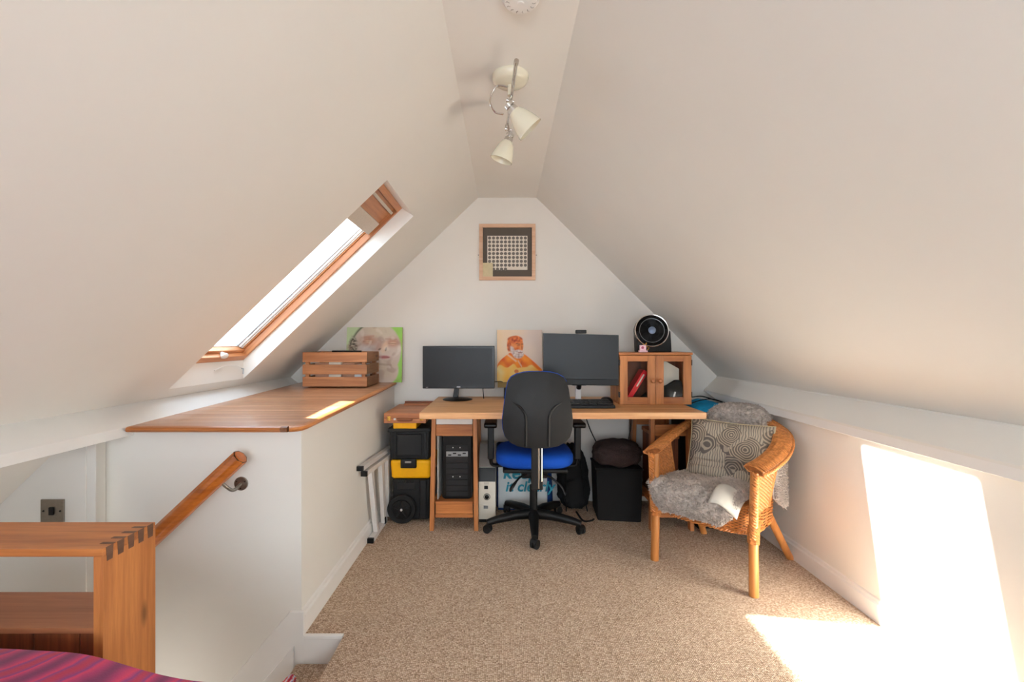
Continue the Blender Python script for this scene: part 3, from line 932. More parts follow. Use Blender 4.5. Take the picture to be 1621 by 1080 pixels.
# ------------------------------------------------------------------ left monitor
def monitor_left():
    t = thing('computer_monitor', 'wide black monitor on a round glossy foot on the left of the desk', 'monitor', (-0.315, 3.08, 0.754), rotz=R(1.5))
    cx, zb_, zt_ = -0.312, 0.832, 1.121
    W = 0.487
    box('housing', bezel_mat, t, cx - W / 2, cx + W / 2, 3.075, 3.10, zb_, zt_, bevel=0.004)
    MB().box(cx - W / 2 + 0.016, cx + W / 2 - 0.016, 3.0735, 3.0752, zb_ + 0.026, zt_ - 0.015).build('screen', screen_mat, t)
    MB().box(cx - 0.14, cx + 0.14, 3.10, 3.135, 0.88, 1.07).build('back_cover', black_plastic, t, bevel=0.012)
    MB().prism([(-0.355, 0.77), (-0.318, 0.77), (-0.312, 0.83), (-0.31, 0.87), (-0.345, 0.87), (-0.345, 0.83)], 3.10, 3.125).build('neck', bezel_mat, t, bevel=0.003)
    MB().lathe([(0.001, 0.0), (0.100, 0.0), (0.101, 0.004), (0.085, 0.010), (0.03, 0.016), (0.001, 0.017)], (-0.322, 3.105, 0.7542), (0, 0, 1), 40, caps=False).build('foot', bezel_mat, t)
    text_part('maker_mark', 'ASUS', 0.011, logo_white, t, Matrix.Translation((cx, 3.073, zb_ + 0.012)) @ FRONT, 0.0004, bold=0.0003)
    text_part('model_mark', 'VS228', 0.006, logo_white, t, Matrix.Translation((cx - W / 2 + 0.03, 3.073, zb_ + 0.009)) @ FRONT, 0.0003)
monitor_left()
kb = thing('computer_monitor', 'tilted dark monitor with a thick lower lip and webcam beside the cabinet', 'monitor', (0.475, 2.95, 0.754))
def q4(name, mat, parent, pts, dy, bevel=0.002):
    vs = [Vector(p) for p in pts] + [Vector(p) + Vector((0, dy, 0)) for p in pts]
    return MB().add(vs, [(0, 1, 2, 3), (4, 7, 6, 5), (0, 4, 5, 1), (1, 5, 6, 2), (2, 6, 7, 3), (3, 7, 4, 0)]).build(name, mat, parent, bevel=bevel)
q4('housing', bezel_mat, kb, [(0.244, 2.885, 0.878), (0.714, 2.845, 0.874), (0.714, 2.845, 1.191), (0.244, 2.885, 1.204)], 0.022, 0.003)
q4('screen', screen_mat, kb, [(0.250, 2.884, 0.925), (0.708, 2.844, 0.921), (0.708, 2.844, 1.186), (0.250, 2.884, 1.199)], 0.003, 0)
q4('sound_bar', black_plastic, kb, [(0.246, 2.877, 0.878), (0.712, 2.837, 0.874), (0.712, 2.837, 0.914), (0.246, 2.877, 0.918)], 0.012, 0.004)
MB().box(0.455, 0.493, 2.925, 2.95, 0.765, 1.02).build('stand_column', alu, kb, bevel=0.004)
MB().box(0.39, 0.56, 2.885, 3.05, 0.7545, 0.766).build('stand_foot', alu, kb, bevel=0.004)
MB().box(0.43, 0.52, 2.893, 2.925, 0.87, 1.0).build('mount_plate', black_plastic, kb, bevel=0.004)
tube('stand_joint', black_plastic, kb, [(0.475, 2.922, 0.852), (0.475, 2.905, 0.874)], 0.016, 10)
wc = thing('webcam', 'small black webcam clipped on top of the right hand monitor', 'webcam', (0.48, 2.86, 1.20))
box('body', black_plastic, wc, 0.446, 0.514, 2.852, 2.880, 1.2005, 1.224, bevel=0.005)
MB().lathe([(0.007, 0), (0.007, 0.003), (0.005, 0.004)], (0.480, 2.852, 1.212), (0, -1, 0), 14).build('lens', bezel_mat, wc)
cb = tag(tube('cable', black_plastic, None, smooth_path([(-0.15, 3.11, 0.84), (-0.148, 3.13, 0.80), (-0.145, 3.14, 0.757)], 6), 0.003, 6), 'thin black cable dropping behind the left monitor', 'cable')
tag(tube('cable', black_plastic, None, smooth_path([(-0.075, 3.10, 0.875), (-0.03, 3.16, 0.873), (0.0, 3.285, 0.85)], 6), 0.003, 6), 'short black cable running from the left monitor towards the orange portrait', 'cable')
tag(tube('cable', black_plastic, None, smooth_path([(0.54, 3.2, 0.715), (0.57, 3.2, 0.62), (0.60, 3.18, 0.53), (0.64, 3.14, 0.44)], 6), 0.004, 6), 'black cable hanging below the desk in front of the end wall, above the bin', 'cable')
tag(tube('cable', black_plastic, None, smooth_path([(0.93, 3.22, 0.715), (0.91, 3.22, 0.64), (0.885, 3.2, 0.55), (0.86, 3.17, 0.45)], 6), 0.003, 6), 'thin black cable hanging below the desk beside the dark post', 'cable')
tag(tube('cable', black_plastic, None, smooth_path([(-0.145, 2.86, 0.716), (-0.13, 2.85, 0.690), (-0.15, 2.85, 0.672), (-0.163, 2.86, 0.690)], 6), 0.002, 6), 'small loop of black cable beneath the desk beside the left trestle', 'cable')

# ------------------------------------------------------------------ keyboard and mouse
ky = thing('keyboard', 'black keyboard on a raised tray in front of the right monitor', 'keyboard', (0.42, 2.78, 0.754), rotz=0)
MB().prism([(2.69, 0.7545), (2.69, 0.772), (2.86, 0.786), (2.86, 0.7545)], 0.20, 0.655, 'x').build('base', black_plastic, ky, bevel=0.003)
base_k = None
for r_ in range(5):
    yy = 2.705 + r_ * 0.029
    zz = 0.7735 + (yy - 2.69) * 0.0824
    if r_ == 0:
        cells = [(0.21, 0.25), (0.255, 0.30), (0.305, 0.45), (0.455, 0.50), (0.505, 0.545), (0.555, 0.645)]
    else:
        cells = [(0.208 + k * 0.0275, 0.232 + k * 0.0275) for k in range(16)]
    for a, b_ in cells:
        MB().box(a, b_, yy, yy + 0.024, zz, zz + 0.007).build('key', bezel_mat, ky, bevel=0)
ms = thing('computer_mouse', 'rounded black mouse resting just behind the keyboard end', 'mouse', (0.655, 2.93, 0.754))
MB().grid(lambda u, v: (0.655 + 0.042 * math.cos(2 * PI * u) * math.cos(v * PI / 2), 2.93 + 0.060 * math.sin(2 * PI * u) * math.cos(v * PI / 2), 0.7548 + 0.040 * math.sin(v * PI / 2) ** 0.8), 24, 8, True).build('shell', black_plastic, ms)
MB().lathe([(0.008, -0.003), (0.008, 0.003)], (0.655, 2.895, 0.786), (1, 0, 0), 12).build('wheel', rubber, ms)

# ------------------------------------------------------------------ small cabinet
cbn = thing('glazed_cabinet', 'small pine cabinet with two glazed doors on the right end of the desk', 'cabinet', (0.95, 2.97, 0.754))
X0, X1, Y0, Y1, Z0, Z1 = 0.720, 1.172, 2.868, 3.10, 0.7545, 1.066
box('top_board', pine_x, cbn, X0 - 0.006, X1 + 0.006, Y0 - 0.022, Y1, Z1, Z1 + 0.016, bevel=0.003)
box('bottom_board', pine_x, cbn, X0, X1, Y0, Y1, Z0, Z0 + 0.014)
box('side_board', pine_z, cbn, X0, X0 + 0.014, Y0, Y1, Z0 + 0.014, Z1)
box('side_board', pine_z, cbn, X1 - 0.014, X1, Y0, Y1, Z0 + 0.014, Z1)
box('back_board', dark_board, cbn, X0 + 0.014, X1 - 0.014, Y1 - 0.008, Y1, Z0 + 0.014, Z1, bevel=0)
xm = (X0 + X1) / 2
for (a, b_, kx, hx) in ((X0 + 0.001, xm - 0.001, xm - 0.022, X0 - 0.003), (xm + 0.001, X1 - 0.001, xm + 0.024, X1 - 0.003)):
    d = bpy.data.objects.new('door', None)
    COL.objects.link(d)
    d.parent = cbn
    ya, yb2 = Y0 - 0.018, Y0 - 0.001
    r_ = 0.050
    box('door_rail', pine_x, d, a + r_, b_ - r_, ya, yb2, Z1 - 0.040, Z1 - 0.003, bevel=0.001)
    box('door_rail', pine_x, d, a + r_, b_ - r_, ya, yb2, Z0 + 0.001, Z0 + 0.046, bevel=0.001)
    box('door_stile', pine_z, d, a, a + r_, ya, yb2, Z0 + 0.001, Z1 - 0.003, bevel=0.001)
    box('door_stile', pine_z, d, b_ - r_, b_, ya, yb2, Z0 + 0.001, Z1 - 0.003, bevel=0.001)
    box('pane', glass, d, a + r_, b_ - r_, ya + 0.007, ya + 0.010, Z0 + 0.046, Z1 - 0.040, bevel=0)
    MB().lathe([(0.005, 0), (0.006, 0.006), (0.0125, 0.011), (0.014, 0.018), (0.010, 0.025), (0.001, 0.027)], (kx, ya, 0.905), (0, -1, 0), 18).build('knob', pine_y, d)
    for hz in (Z0 + 0.045, Z1 - 0.065):
        box('hinge', black_metal, d, hx, hx + 0.006, ya - 0.002, yb2 + 0.01, hz, hz + 0.035, bevel=0.001)
rf = thing('red_folder', 'glossy red folder leaning inside the left door of the glazed cabinet', 'folder', (0.83, 2.93, 0.78))
mbf = MB().box(-0.017, 0.017, -0.05, 0.05, 0, 0.225)
mbf.xf(Matrix.Translation((0.785, 2.95, 0.7695)) @ Matrix.Rotation(R(31), 4, 'Y'))
mbf.v = [Vector((p.x, p.y, max(p.z, 0.7690))) for p in mbf.v]
mbf.build('cover', red_gloss, rf, bevel=0.002)
mbs = MB().box(-0.004, 0.004, -0.0515, -0.050, 0.11, 0.20)
mbs.xf(Matrix.Translation((0.785, 2.95, 0.7695)) @ Matrix.Rotation(R(31), 4, 'Y'))
mbs.build('spine_label', paper, rf)
wpaper = thing('paper_sheet', 'large white sheet standing inside the right door of the glazed cabinet', 'paper', (1.06, 3.0, 0.77))
MB().prism([(0.985, 0.7695), (0.975, 1.045), (1.045, 1.02), (1.125, 0.975), (1.125, 0.7695)], 2.935, 2.942).build('sheet', paper, wpaper, bevel=0.001)
bk = thing('black_pouch', 'soft black pouch slumped in the bottom of the glazed cabinet', 'pouch', (1.03, 2.95, 0.77))
MB().prism([(0.86, 0.7693), (0.87, 0.80), (0.93, 0.845), (0.98, 0.862), (1.03, 0.87), (1.085, 0.905), (1.12, 0.905), (1.135, 0.85), (1.14, 0.7693)], 2.878, 2.925).build('cloth', black_fabric, bk, bevel=0.012, seg=3)
MB().box(-0.005, 0.005, 2.873, 2.8775, -0.018, 0.018).xf(Matrix.Translation((1.072, 0, 0.815)) @ Matrix.Rotation(R(18), 4, 'Y')).build('tag', white_plastic, bk)

# ------------------------------------------------------------------ fan
fan = thing('desk_fan', 'round black desk fan with a chrome ring on top of the pine cabinet', 'fan', (0.965, 2.97, Z1 + 0.016))
fz = 1.222
fc = Vector((0.955, 2.955, fz))
ax = Vector((-0.12, -1, 0.16)).normalized()
MB().prism([(0.862, 1.0825), (1.085, 1.0825), (1.085, 1.10), (1.078, 1.215), (1.060, 1.235), (1.040, 1.18), (1.0, 1.13), (0.94, 1.12), (0.885, 1.16), (0.868, 1.22), (0.858, 1.20)], 2.955, 3.03).build('stand', black_plastic, fan, bevel=0.006, seg=3)
MB().lathe([(0.100, -0.002), (0.108, 0.0), (0.108, -0.045), (0.085, -0.075), (0.03, -0.08), (0.001, -0.08)][::1], fc, ax, 48, caps=False).build('housing', black_plastic, fan)
qf = ax.to_track_quat('Z', 'Y')
ring_pts = [fc + qf @ Vector((0.1045 * math.cos(2 * PI * k / 48), 0.1045 * math.sin(2 * PI * k / 48), 0.002)) for k in range(48)]
MB().tube(ring_pts, 0.0042, 8, closed=True).build('rim_ring', chrome, fan)
gm = MB()
for k in range(72):
    a = 2 * PI * k / 72
    pts = []
    for j in range(6):
        r_ = 0.024 + 0.078 * j / 5
        aa = a + 0.55 * (j / 5) ** 1.3
        pts.append(fc + qf @ Vector((r_ * math.cos(aa), r_ * math.sin(aa), 0.012 * (1 - (j / 5) ** 2))))
    gm.tube(pts, 0.0011, 4)
gm.build('grille', black_metal, fan, kind='stuff')
for rr, hz in ((0.05, 0.0105), (0.078, 0.006)):
    MB().tube([fc + qf @ Vector((rr * math.cos(2 * PI * k / 40), rr * math.sin(2 * PI * k / 40), hz)) for k in range(40)], 0.0012, 5, closed=True).build('grille_ring', alu_grey if rr > 0.06 else black_metal, fan)
MB().lathe([(0.024, 0.006), (0.024, 0.013), (0.018, 0.017), (0.001, 0.018)], fc, ax, 24).build('hub_cap', plain('hub_blue', srgb(110, 124, 150), 0.35, metal=0.4), fan)
for k in range(5):
    a0 = 2 * PI * k / 5
    def bl(u, v, a0=a0):
        r_ = 0.02 + 0.07 * v
        a = a0 + (u - 0.5) * 0.85 + 0.3 * v
        return fc + qf @ Vector((r_ * math.cos(a), r_ * math.sin(a), -0.02 + 0.02 * (u - 0.5)))
    MB().grid(bl, 6, 5).build('blade', dark_grey, fan, solid=0.0015)
kn = thing('trinket', 'tiny pink and white figurine card with gold beads at the foot of the fan', 'ornament', (0.895, 2.87, Z1 + 0.016))
box('plinth', pink, kn, 0.846, 0.900, 2.862, 2.880, 1.0825, 1.094, bevel=0.001)
box('card', pink, kn, 0.852, 0.892, 2.868, 2.876, 1.094, 1.128, bevel=0.001)
for k, (a, b_) in enumerate(((0.875, 1.134), (0.888, 1.132), (0.898, 1.118), (0.908, 1.109), (0.903, 1.101), (0.893, 1.139))):
    MB().lathe([(0.0005, -0.005), (0.0045, -0.002), (0.0045, 0.002), (0.0005, 0.005)], (a, 2.868, b_), (0, 0, 1), 8).build('bead', gold, kn)
MB().lathe([(0.009, 0), (0.007, 0.002)], (0.870, 2.868, 1.112), (0, -1, 0), 10).build('rosette', plain('rose', srgb(170, 80, 110), 0.6), kn)

# ------------------------------------------------------------------ blue bag on a dark box at the right wall
bb = thing('storage_crate', 'tall dark grey storage box in the corner behind the wicker chair', 'box', (1.35, 3.0, 0))
box('body', dark_grey, bb, 1.185, 1.495, 2.79, 3.24, 0.0, 0.70, bevel=0.006)
box('lid', black_plastic, bb, 1.18, 1.50, 2.785, 3.245, 0.70, 0.715, bevel=0.004)
bl_ = thing('blue_bag', 'bright blue folded bag with black straps by the right knee wall', 'bag', (1.33, 2.98, 0.715))
def bagf(u, v):
    x = 1.19 + 0.24 * u + 0.06 * (1 - v) * u
    y = 2.80 + 0.42 * v
    h = 0.052 * (math.sin(PI * min(1, max(0, u))) ** 0.5) * (math.sin(PI * v) ** 0.5)
    return (x, y, 0.716 + h * (0.8 + 0.4 * noise.noise(Vector((x * 14, y * 14, 0)))))
MB().grid(bagf, 24, 24).build('cloth', cyan_fabric, bl_)
for yy in (2.93, 3.08):
    tube('strap', black_fabric, bl_, smooth_path([(1.20, yy, 0.752), (1.26, yy - 0.02, 0.776), (1.34, yy + 0.01, 0.778), (1.42, yy, 0.755)], 6), 0.010, 8, flat=0.3)

# ================================================================== UNDER THE DESK, LEFT
tc_ = thing('rolling_tool_chest', 'stacked black and yellow rolling tool chest beside the left trestle', 'toolbox', (-0.60, 2.98, 0))
tx0, tx1, ty0, ty1 = -0.728, -0.468, 2.87, 3.20
def rbox(name, mat, parent, x0, x1, y0, y1, z0, z1, taper=0.0, bevel=0.012, seg=3):
    t = taper
    vs = [(x0 + t, y0 + t, z0), (x1 - t, y0 + t, z0), (x1 - t, y1 - t, z0), (x0 + t, y1 - t, z0), (x0, y0, z1), (x1, y0, z1), (x1, y1, z1), (x0, y1, z1)]
    return MB().add(vs, [(0, 3, 2, 1), (4, 5, 6, 7), (0, 1, 5, 4), (1, 2, 6, 5), (2, 3, 7, 6), (3, 0, 4, 7)]).build(name, mat, parent, bevel=bevel, seg=seg)
rbox('base_bin', tool_black, tc_, tx0 + 0.01, tx1 - 0.008, ty0 + 0.03, ty1, 0.012, 0.275, 0.006)
rbox('base_front_panel', dark_grey, tc_, tx0 + 0.045, tx0 + 0.16, ty0 + 0.024, ty0 + 0.04, 0.205, 0.250, 0.0, 0.004, 2)
for k in range(9):
    box('vent_fin', tool_black, tc_, tx0 + 0.055 + k * 0.0115, tx0 + 0.061 + k * 0.0115, ty0 + 0.020, ty0 + 0.032, 0.250, 0.268, bevel=0.001)
rbox('base_corner_post', tool_black, tc_, tx1 - 0.075, tx1 - 0.03, ty0 + 0.018, ty0 + 0.04, 0.02, 0.27, 0.0, 0.008, 3)
rbox('yellow_tray', yellow_plastic, tc_, tx0, tx1, ty0 + 0.012, ty1, 0.278, 0.398, 0.007, 0.018, 4)
rbox('upper_box', tool_black, tc_, tx0 - 0.004, tx1 - 0.004, ty0 + 0.005, ty1, 0.400, 0.600, 0.006, 0.014)
rbox('upper_rim', tool_black, tc_, tx0 - 0.010, tx1 + 0.002, ty0 - 0.003, ty1, 0.578, 0.605, 0.0, 0.008, 3)
rbox('upper_panel', dark_grey, tc_, tx0 + 0.045, tx1 - 0.055, ty0 - 0.002, ty0 + 0.016, 0.43, 0.565, 0.0, 0.006, 3)
for x in (tx0 + 0.028, tx1 - 0.040):
    rbox('upper_rib', tool_black, tc_, x, x + 0.014, ty0 - 0.004, ty0 + 0.016, 0.41, 0.575, 0.0, 0.004, 2)
rbox('latch', black_plastic, tc_, tx0 + 0.072, tx0 + 0.170, ty0 - 0.010, ty0 + 0.020, 0.352, 0.412, 0.0, 0.006, 3)
rbox('latch_badge', grey_plastic, tc_, tx0 + 0.100, tx0 + 0.140, ty0 - 0.0125, ty0 - 0.009, 0.386, 0.398, 0.0, 0.002, 1)
rbox('yellow_handle', yellow_plastic, tc_, tx0 + 0.028, tx1 - 0.085, ty0 - 0.02, ty1 - 0.02, 0.604, 0.649, 0.0, 0.005, 2)
def wheel(cx, label=None):
    wz, wy, wr = 0.092, ty0 + 0.008, 0.091
    o = MB().lathe([(0.055, -0.016), (wr - 0.006, -0.018), (wr, -0.010), (wr, 0.010), (wr - 0.006, 0.018), (0.064, 0.018), (0.060, 0.010)], (cx, wy, wz), (0, -1, 0), 40).build('wheel', rubber, tc_)
    MB().lathe([(0.061, 0.006), (0.058, 0.014), (0.020, 0.016), (0.018, 0.020), (0.012, 0.021)], (cx, wy, wz), (0, -1, 0), 32).build('rim', black_plastic, o)
    MB().lathe([(0.008, 0.019), (0.008, 0.023), (0.004, 0.0245)], (cx, wy, wz), (0, -1, 0), 14).build('axle_cap', alu, o)
    for k in range(5):
        a = 2 * PI * k / 5 + 0.3
        c_, s_ = math.cos(a), math.sin(a)
        MB().tube([(cx + c_ * 0.018, wy - 0.017, wz + s_ * 0.018), (cx + c_ * 0.055, wy - 0.016, wz + s_ * 0.055)], 0.006, 6).build('spoke', dark_grey, o)
wheel(tx0 + 0.078)

# artist case on top
ac = thing('artist_case', 'flat varnished wooden artist box with brass catches on top of the tool chest', 'case', (-0.62, 2.95, 0.65))
ax0, ax1, ay0, ay1 = -0.742, -0.485, 2.79, 3.20
box('tray', case_wood, ac, ax0, ax1, ay0, ay1, 0.6495, 0.678, bevel=0.002)
box('lid', case_wood, ac, ax0, ax1, ay0, ay1, 0.6795, 0.710, bevel=0.002)
box('hinge_strip', case_wood, ac, ax0 + 0.045, ax1 - 0.0, 3.14, 3.19, 0.710, 0.722, bevel=0.002)
box('hinge_lip', leather, ac, ax0 + 0.045, ax1 - 0.002, 3.17, 3.195, 0.722, 0.734, bevel=0.002)
for x in (ax0 + 0.032, ax1 - 0.026):
    o = box('catch', brass, ac, x - 0.010, x + 0.010, ay0 - 0.003, ay0, 0.664, 0.692, bevel=0.002)
    box('catch_tongue', brass, o, x - 0.004, x + 0.004, ay0 - 0.007, ay0 - 0.003, 0.668, 0.688, bevel=0.001)
tube('handle', leather, ac, smooth_path([(ax0 + 0.085, ay0 - 0.004, 0.672), (ax0 + 0.095, ay0 - 0.014, 0.669), (ax0 + 0.13, ay0 - 0.016, 0.668), (ax0 + 0.165, ay0 - 0.014, 0.669), (ax0 + 0.175, ay0 - 0.004, 0.672)], 5), 0.006, 8)
box('handle_plate', alu, ac, ax0 + 0.060, ax0 + 0.074, ay0 - 0.003, ay0, 0.668, 0.680, bevel=0.001)

# aluminium folded easel / table frame against the enclosure
fr = thing('folded_metal_frame', 'folded white metal stand frame leaning on the low wall beside the tool chest', 'frame', (-0.76, 2.75, 0))
def bar(name, p, q, wdt, dpt, mat=alu, parent=fr):
    m = MB()
    p, q = Vector(p), Vector(q)
    d = (q - p).normalized()
    sx = Vector((1, 0, 0))
    sx = (sx - d * sx.dot(d)).normalized()
    sy = d.cross(sx)
    vs = []
    for c in (p, q):
        for (a, b_) in ((-1, -1), (1, -1), (1, 1), (-1, 1)):
            vs.append(c + sx * a * wdt / 2 + sy * b_ * dpt / 2)
    m.add(vs, [(0, 3, 2, 1), (4, 5, 6, 7), (0, 1, 5, 4), (1, 2, 6, 5), (2, 3, 7, 6), (3, 0, 4, 7)])
    return m.build(name, mat, parent, bevel=0.002)
bar('foot_bar', (-0.765, 2.605, 0.014), (-0.765, 2.90, 0.014), 0.034, 0.026)
bar('end_cap', (-0.766, 2.588, 0.014), (-0.765, 2.606, 0.014), 0.036, 0.028, black_plastic)
bar('top_bar', (-0.780, 2.47, 0.462), (-0.765, 3.05, 0.440), 0.034, 0.024)
bar('end_cap', (-0.784, 2.455, 0.4625), (-0.783, 2.472, 0.462), 0.036, 0.026, black_plastic)
bar('lower_bar', (-0.770, 2.50, 0.425), (-0.752, 3.05, 0.405), 0.032, 0.026)
bar('end_cap', (-0.771, 2.485, 0.4255), (-0.770, 2.502, 0.425), 0.034, 0.028, black_plastic)
bar('upright', (-0.768, 2.60, 0.415), (-0.763, 2.70, 0.022), 0.026, 0.034)
bar('upright', (-0.757, 2.78, 0.410), (-0.755, 2.84, 0.030), 0.024, 0.050)
bar('upright', (-0.752, 2.90, 0.400), (-0.750, 2.93, 0.030), 0.022, 0.040)
bar('hook', (-0.742, 2.82, 0.060), (-0.742, 2.83, 0.020), 0.010, 0.016, black_plastic)

# ------------------------------------------------------------------ computer tower
pc = thing('computer_tower', 'black computer tower with ribbed drive bays standing on the left trestle shelf', 'computer', (-0.30, 2.98, 0.168))
px0, px1, py0, py1, pz0, pz1 = -0.392, -0.203, 2.835, 3.15, 0.1685, 0.572
box('case', black_plastic, pc, px0, px1, py0 + 0.01, py1, pz0 + 0.008, pz1, bevel=0.006)
MB().prism([(px0 + 0.004, pz0 + 0.01), (px0 + 0.004, pz1 - 0.02), (px0 + 0.02, pz1), (px1 - 0.02, pz1), (px1 - 0.004, pz1 - 0.02), (px1 - 0.004, pz0 + 0.01), (px1 - 0.02, pz0 + 0.002), (px0 + 0.02, pz0 + 0.002)], py0 - 0.002, py0 + 0.012).build('front_fascia', bezel_mat, pc, bevel=0.003)
zz = pz0 + 0.018
for k in range(9):
    hh = 0.035 if k < 6 else 0.038
    mt = dark_grey
    if k == 7:
        o = box('card_reader', alu_grey, pc, px0 + 0.028, px1 - 0.026, py0 - 0.006, py0 - 0.001, zz, zz + 0.032, bevel=0.001)
        for q in range(4):
            box('slot', black_plastic, o, px0 + 0.040 + q * 0.030, px0 + 0.060 + q * 0.030, py0 - 0.007, py0 - 0.005, zz + 0.006 + 0.01 * (q % 2), zz + 0.014 + 0.01 * (q % 2), bevel=0)
    else:
        o = box('bay_cover', mt, pc, px0 + 0.028, px1 - 0.026, py0 - 0.005, py0 - 0.001, zz, zz + hh - 0.003, bevel=0.001)
        if k in (3, 8):
            for q in range(5):
                MB().lathe([(0.004, 0), (0.004, 0.002)], (px0 + 0.048 + q * 0.022, py0 - 0.005, zz + 0.018), (0, -1, 0), 8).build('port', alu if q % 2 else black_plastic, o)
    zz += hh
for x in (px0 + 0.02, px1 - 0.045):
    box('foot', rubber, pc, x, x + 0.025, py0 + 0.02, py0 + 0.05, pz0, pz0 + 0.008, bevel=0.001)
wb = thing('white_panel', 'thin white board standing beside the black tower on the trestle shelf', 'board', (-0.43, 3.0, 0.17))
MB().add([(-0.418, 2.83, 0.1685), (-0.398, 3.08, 0.1685), (-0.398, 3.08, 0.60), (-0.418, 2.83, 0.60), (-0.414, 2.83, 0.1685), (-0.394, 3.08, 0.1685), (-0.394, 3.08, 0.60), (-0.414, 2.83, 0.60)],
         [(0, 1, 2, 3), (4, 7, 6, 5), (0, 4, 5, 1), (1, 5, 6, 2), (2, 6, 7, 3), (3, 7, 4, 0)]).build('sheet', white_plastic, wb)

# ------------------------------------------------------------------ cream machine beside it
cm = thing('laminator_unit', 'upright cream appliance with round dial and sloping dark panel beside the trestle', 'appliance', (-0.11, 3.0, 0))
gx0, gx1, gy0, gy1 = -0.166, -0.058, 2.885, 3.16
box('plinth', black_plastic, cm, gx0 + 0.004, gx1 - 0.004, gy0 + 0.01, gy1, 0.0, 0.022, bevel=0.002)
MB().prism([(gy0, 0.022), (gy0, 0.262), (gy0 + 0.03, 0.342), (gy0 + 0.16, 0.462), (gy1, 0.462), (gy1, 0.022)], gx0, gx1, 'x').build('body', cream_plastic, cm, bevel=0.004)
MB().prism([(gy0 - 0.002, 0.262), (gy0 + 0.028, 0.344), (gy0 + 0.034, 0.34), (gy0 + 0.004, 0.260)], gx0 + 0.001, gx1 - 0.001, 'x').build('dark_panel', bezel_mat, cm, bevel=0.001)
MB().prism([(gy0 + 0.032, 0.345), (gy0 + 0.16, 0.463), (gy0 + 0.158, 0.467), (gy0 + 0.029, 0.348)], gx0 + 0.001, gx1 - 0.001, 'x').build('sloping_lid', grey_plastic, cm, bevel=0.001)
box('switch', black_plastic, cm, -0.130, -0.106, gy0 - 0.004, gy0, 0.215, 0.236, bevel=0.001)
o = MB().lathe([(0.021, 0), (0.021, 0.003), (0.018, 0.003), (0.018, 0)], (-0.113, gy0, 0.166), (0, -1, 0), 28, caps=False).build('dial_ring', black_plastic, cm)
MB().lathe([(0.014, 0), (0.014, 0.006), (0.011, 0.008)], (-0.113, gy0, 0.166), (0, -1, 0), 24).build('dial', bezel_mat, cm)
box('rating_plate', alu_grey, cm, -0.134, -0.106, gy0 - 0.0015, gy0, 0.090, 0.110, bevel=0)
for k in range(4):
    box('vent_slot', grey_plastic, cm, -0.132, -0.100, gy0 - 0.001, gy0 + 0.001, 0.244 + 0.004 * k, 0.2455 + 0.004 * k, bevel=0)

# ------------------------------------------------------------------ shopping bag
sb = thing('shopping_bag', 'white and blue shopping bag with teal lettering behind the office chair', 'bag', (0.15, 3.12, 0))
def bagface(u, v, y0=3.105):
    x = -0.045 + 0.335 * u
    z = 0.012 + 0.42 * v
    y = y0 + 0.02 * v + 0.014 * noise.noise(Vector((x * 9, z * 9, 1))) - 0.010 * math.sin(PI * u) * (1 - 0.5 * v)
    return Vector((x, y, z))
MB().grid(bagface, 30, 34).build('front_panel', bag_face, sb, solid=0.002)
MB().grid(lambda u, v: bagface(u, v) + Vector((0, 0.13, 0)), 12, 12).build('back_panel', navy, sb, solid=0.002)
MB().grid(lambda u, v: Vector((-0.045 - 0.012 * math.sin(PI * u), bagface(0, v).y + 0.13 * u, 0.012 + 0.42 * v)), 8, 16).build('side_gusset', navy, sb, solid=0.002)
MB().grid(lambda u, v: Vector((0.29 + 0.045 * math.sin(PI * u * 0.9) * (1 - 0.3 * v), bagface(1, v).y + 0.13 * u, 0.012 + 0.42 * v)), 8, 16).build('side_gusset', navy, sb, solid=0.002)
box('bottom', navy, sb, -0.045, 0.29, 3.10, 3.23, 0.004, 0.014, bevel=0)
text_part('lettering', 'keep', 0.120, teal, sb, Matrix.Translation((0.102, 3.082, 0.258)) @ FRONT, 0.0008, shear=0.2, bold=0.0025)
text_part('lettering', 'it clearly', 0.096, teal, sb, Matrix.Translation((0.168, 3.080, 0.165)) @ FRONT, 0.0008, shear=0.2, bold=0.002)

# ------------------------------------------------------------------ backpack and bin
bpk = thing('backpack', 'black rucksack slumped on the floor between shopping bag and black bin', 'backpack', (0.46, 3.08, 0))
def blob(cx, cy, cz, rx, ry, rz, p=0.7, ns=0.1, sc=6, seed=0):
    def fn(u, v):
        th, ph = 2 * PI * u, PI * (v - 0.5)
        f = lambda a: math.copysign(abs(a) ** p, a)
        x, y, z = f(math.cos(ph)) * f(math.cos(th)), f(math.cos(ph)) * f(math.sin(th)), f(math.sin(ph))
        k = 1 + ns * noise.noise(Vector((x * sc * 0.3, y * sc * 0.3, z * sc * 0.3 + seed)) * 2)
        return (cx + rx * x * k, cy + ry * y * k, max(cz + rz * z * k, 0.003))
    return fn
def taper_bag(u, v):
    p = Vector(blob(0.475, 3.16, 0.215, 0.115, 0.095, 0.215, 0.75, 0.16, 8, 4)(u, v))
    t = p.z / 0.43
    p.x = 0.475 + (p.x - 0.475) * (1.0 - 0.35 * t * t)
    return p
MB().grid(taper_bag, 36, 24, True).build('body', black_fabric, bpk)
MB().grid(blob(0.485, 3.075, 0.13, 0.085, 0.035, 0.10, 0.7, 0.15, 8, 9), 28, 16, True).build('pocket', black_fabric, bpk)
for s in (-1, 1):
    tube('strap', black_fabric, bpk, smooth_path([(0.46 + 0.04 * s, 3.09, 0.40), (0.465 + 0.05 * s, 3.065, 0.30), (0.47 + 0.06 * s, 3.05, 0.15), (0.48 + 0.07 * s, 3.03, 0.02)], 6), 0.012, 8, flat=0.3)
tube('top_loop', black_fabric, bpk, smooth_path([(0.44, 3.13, 0.40), (0.45, 3.11, 0.45), (0.47, 3.11, 0.45), (0.485, 3.13, 0.40)], 6), 0.006, 6)
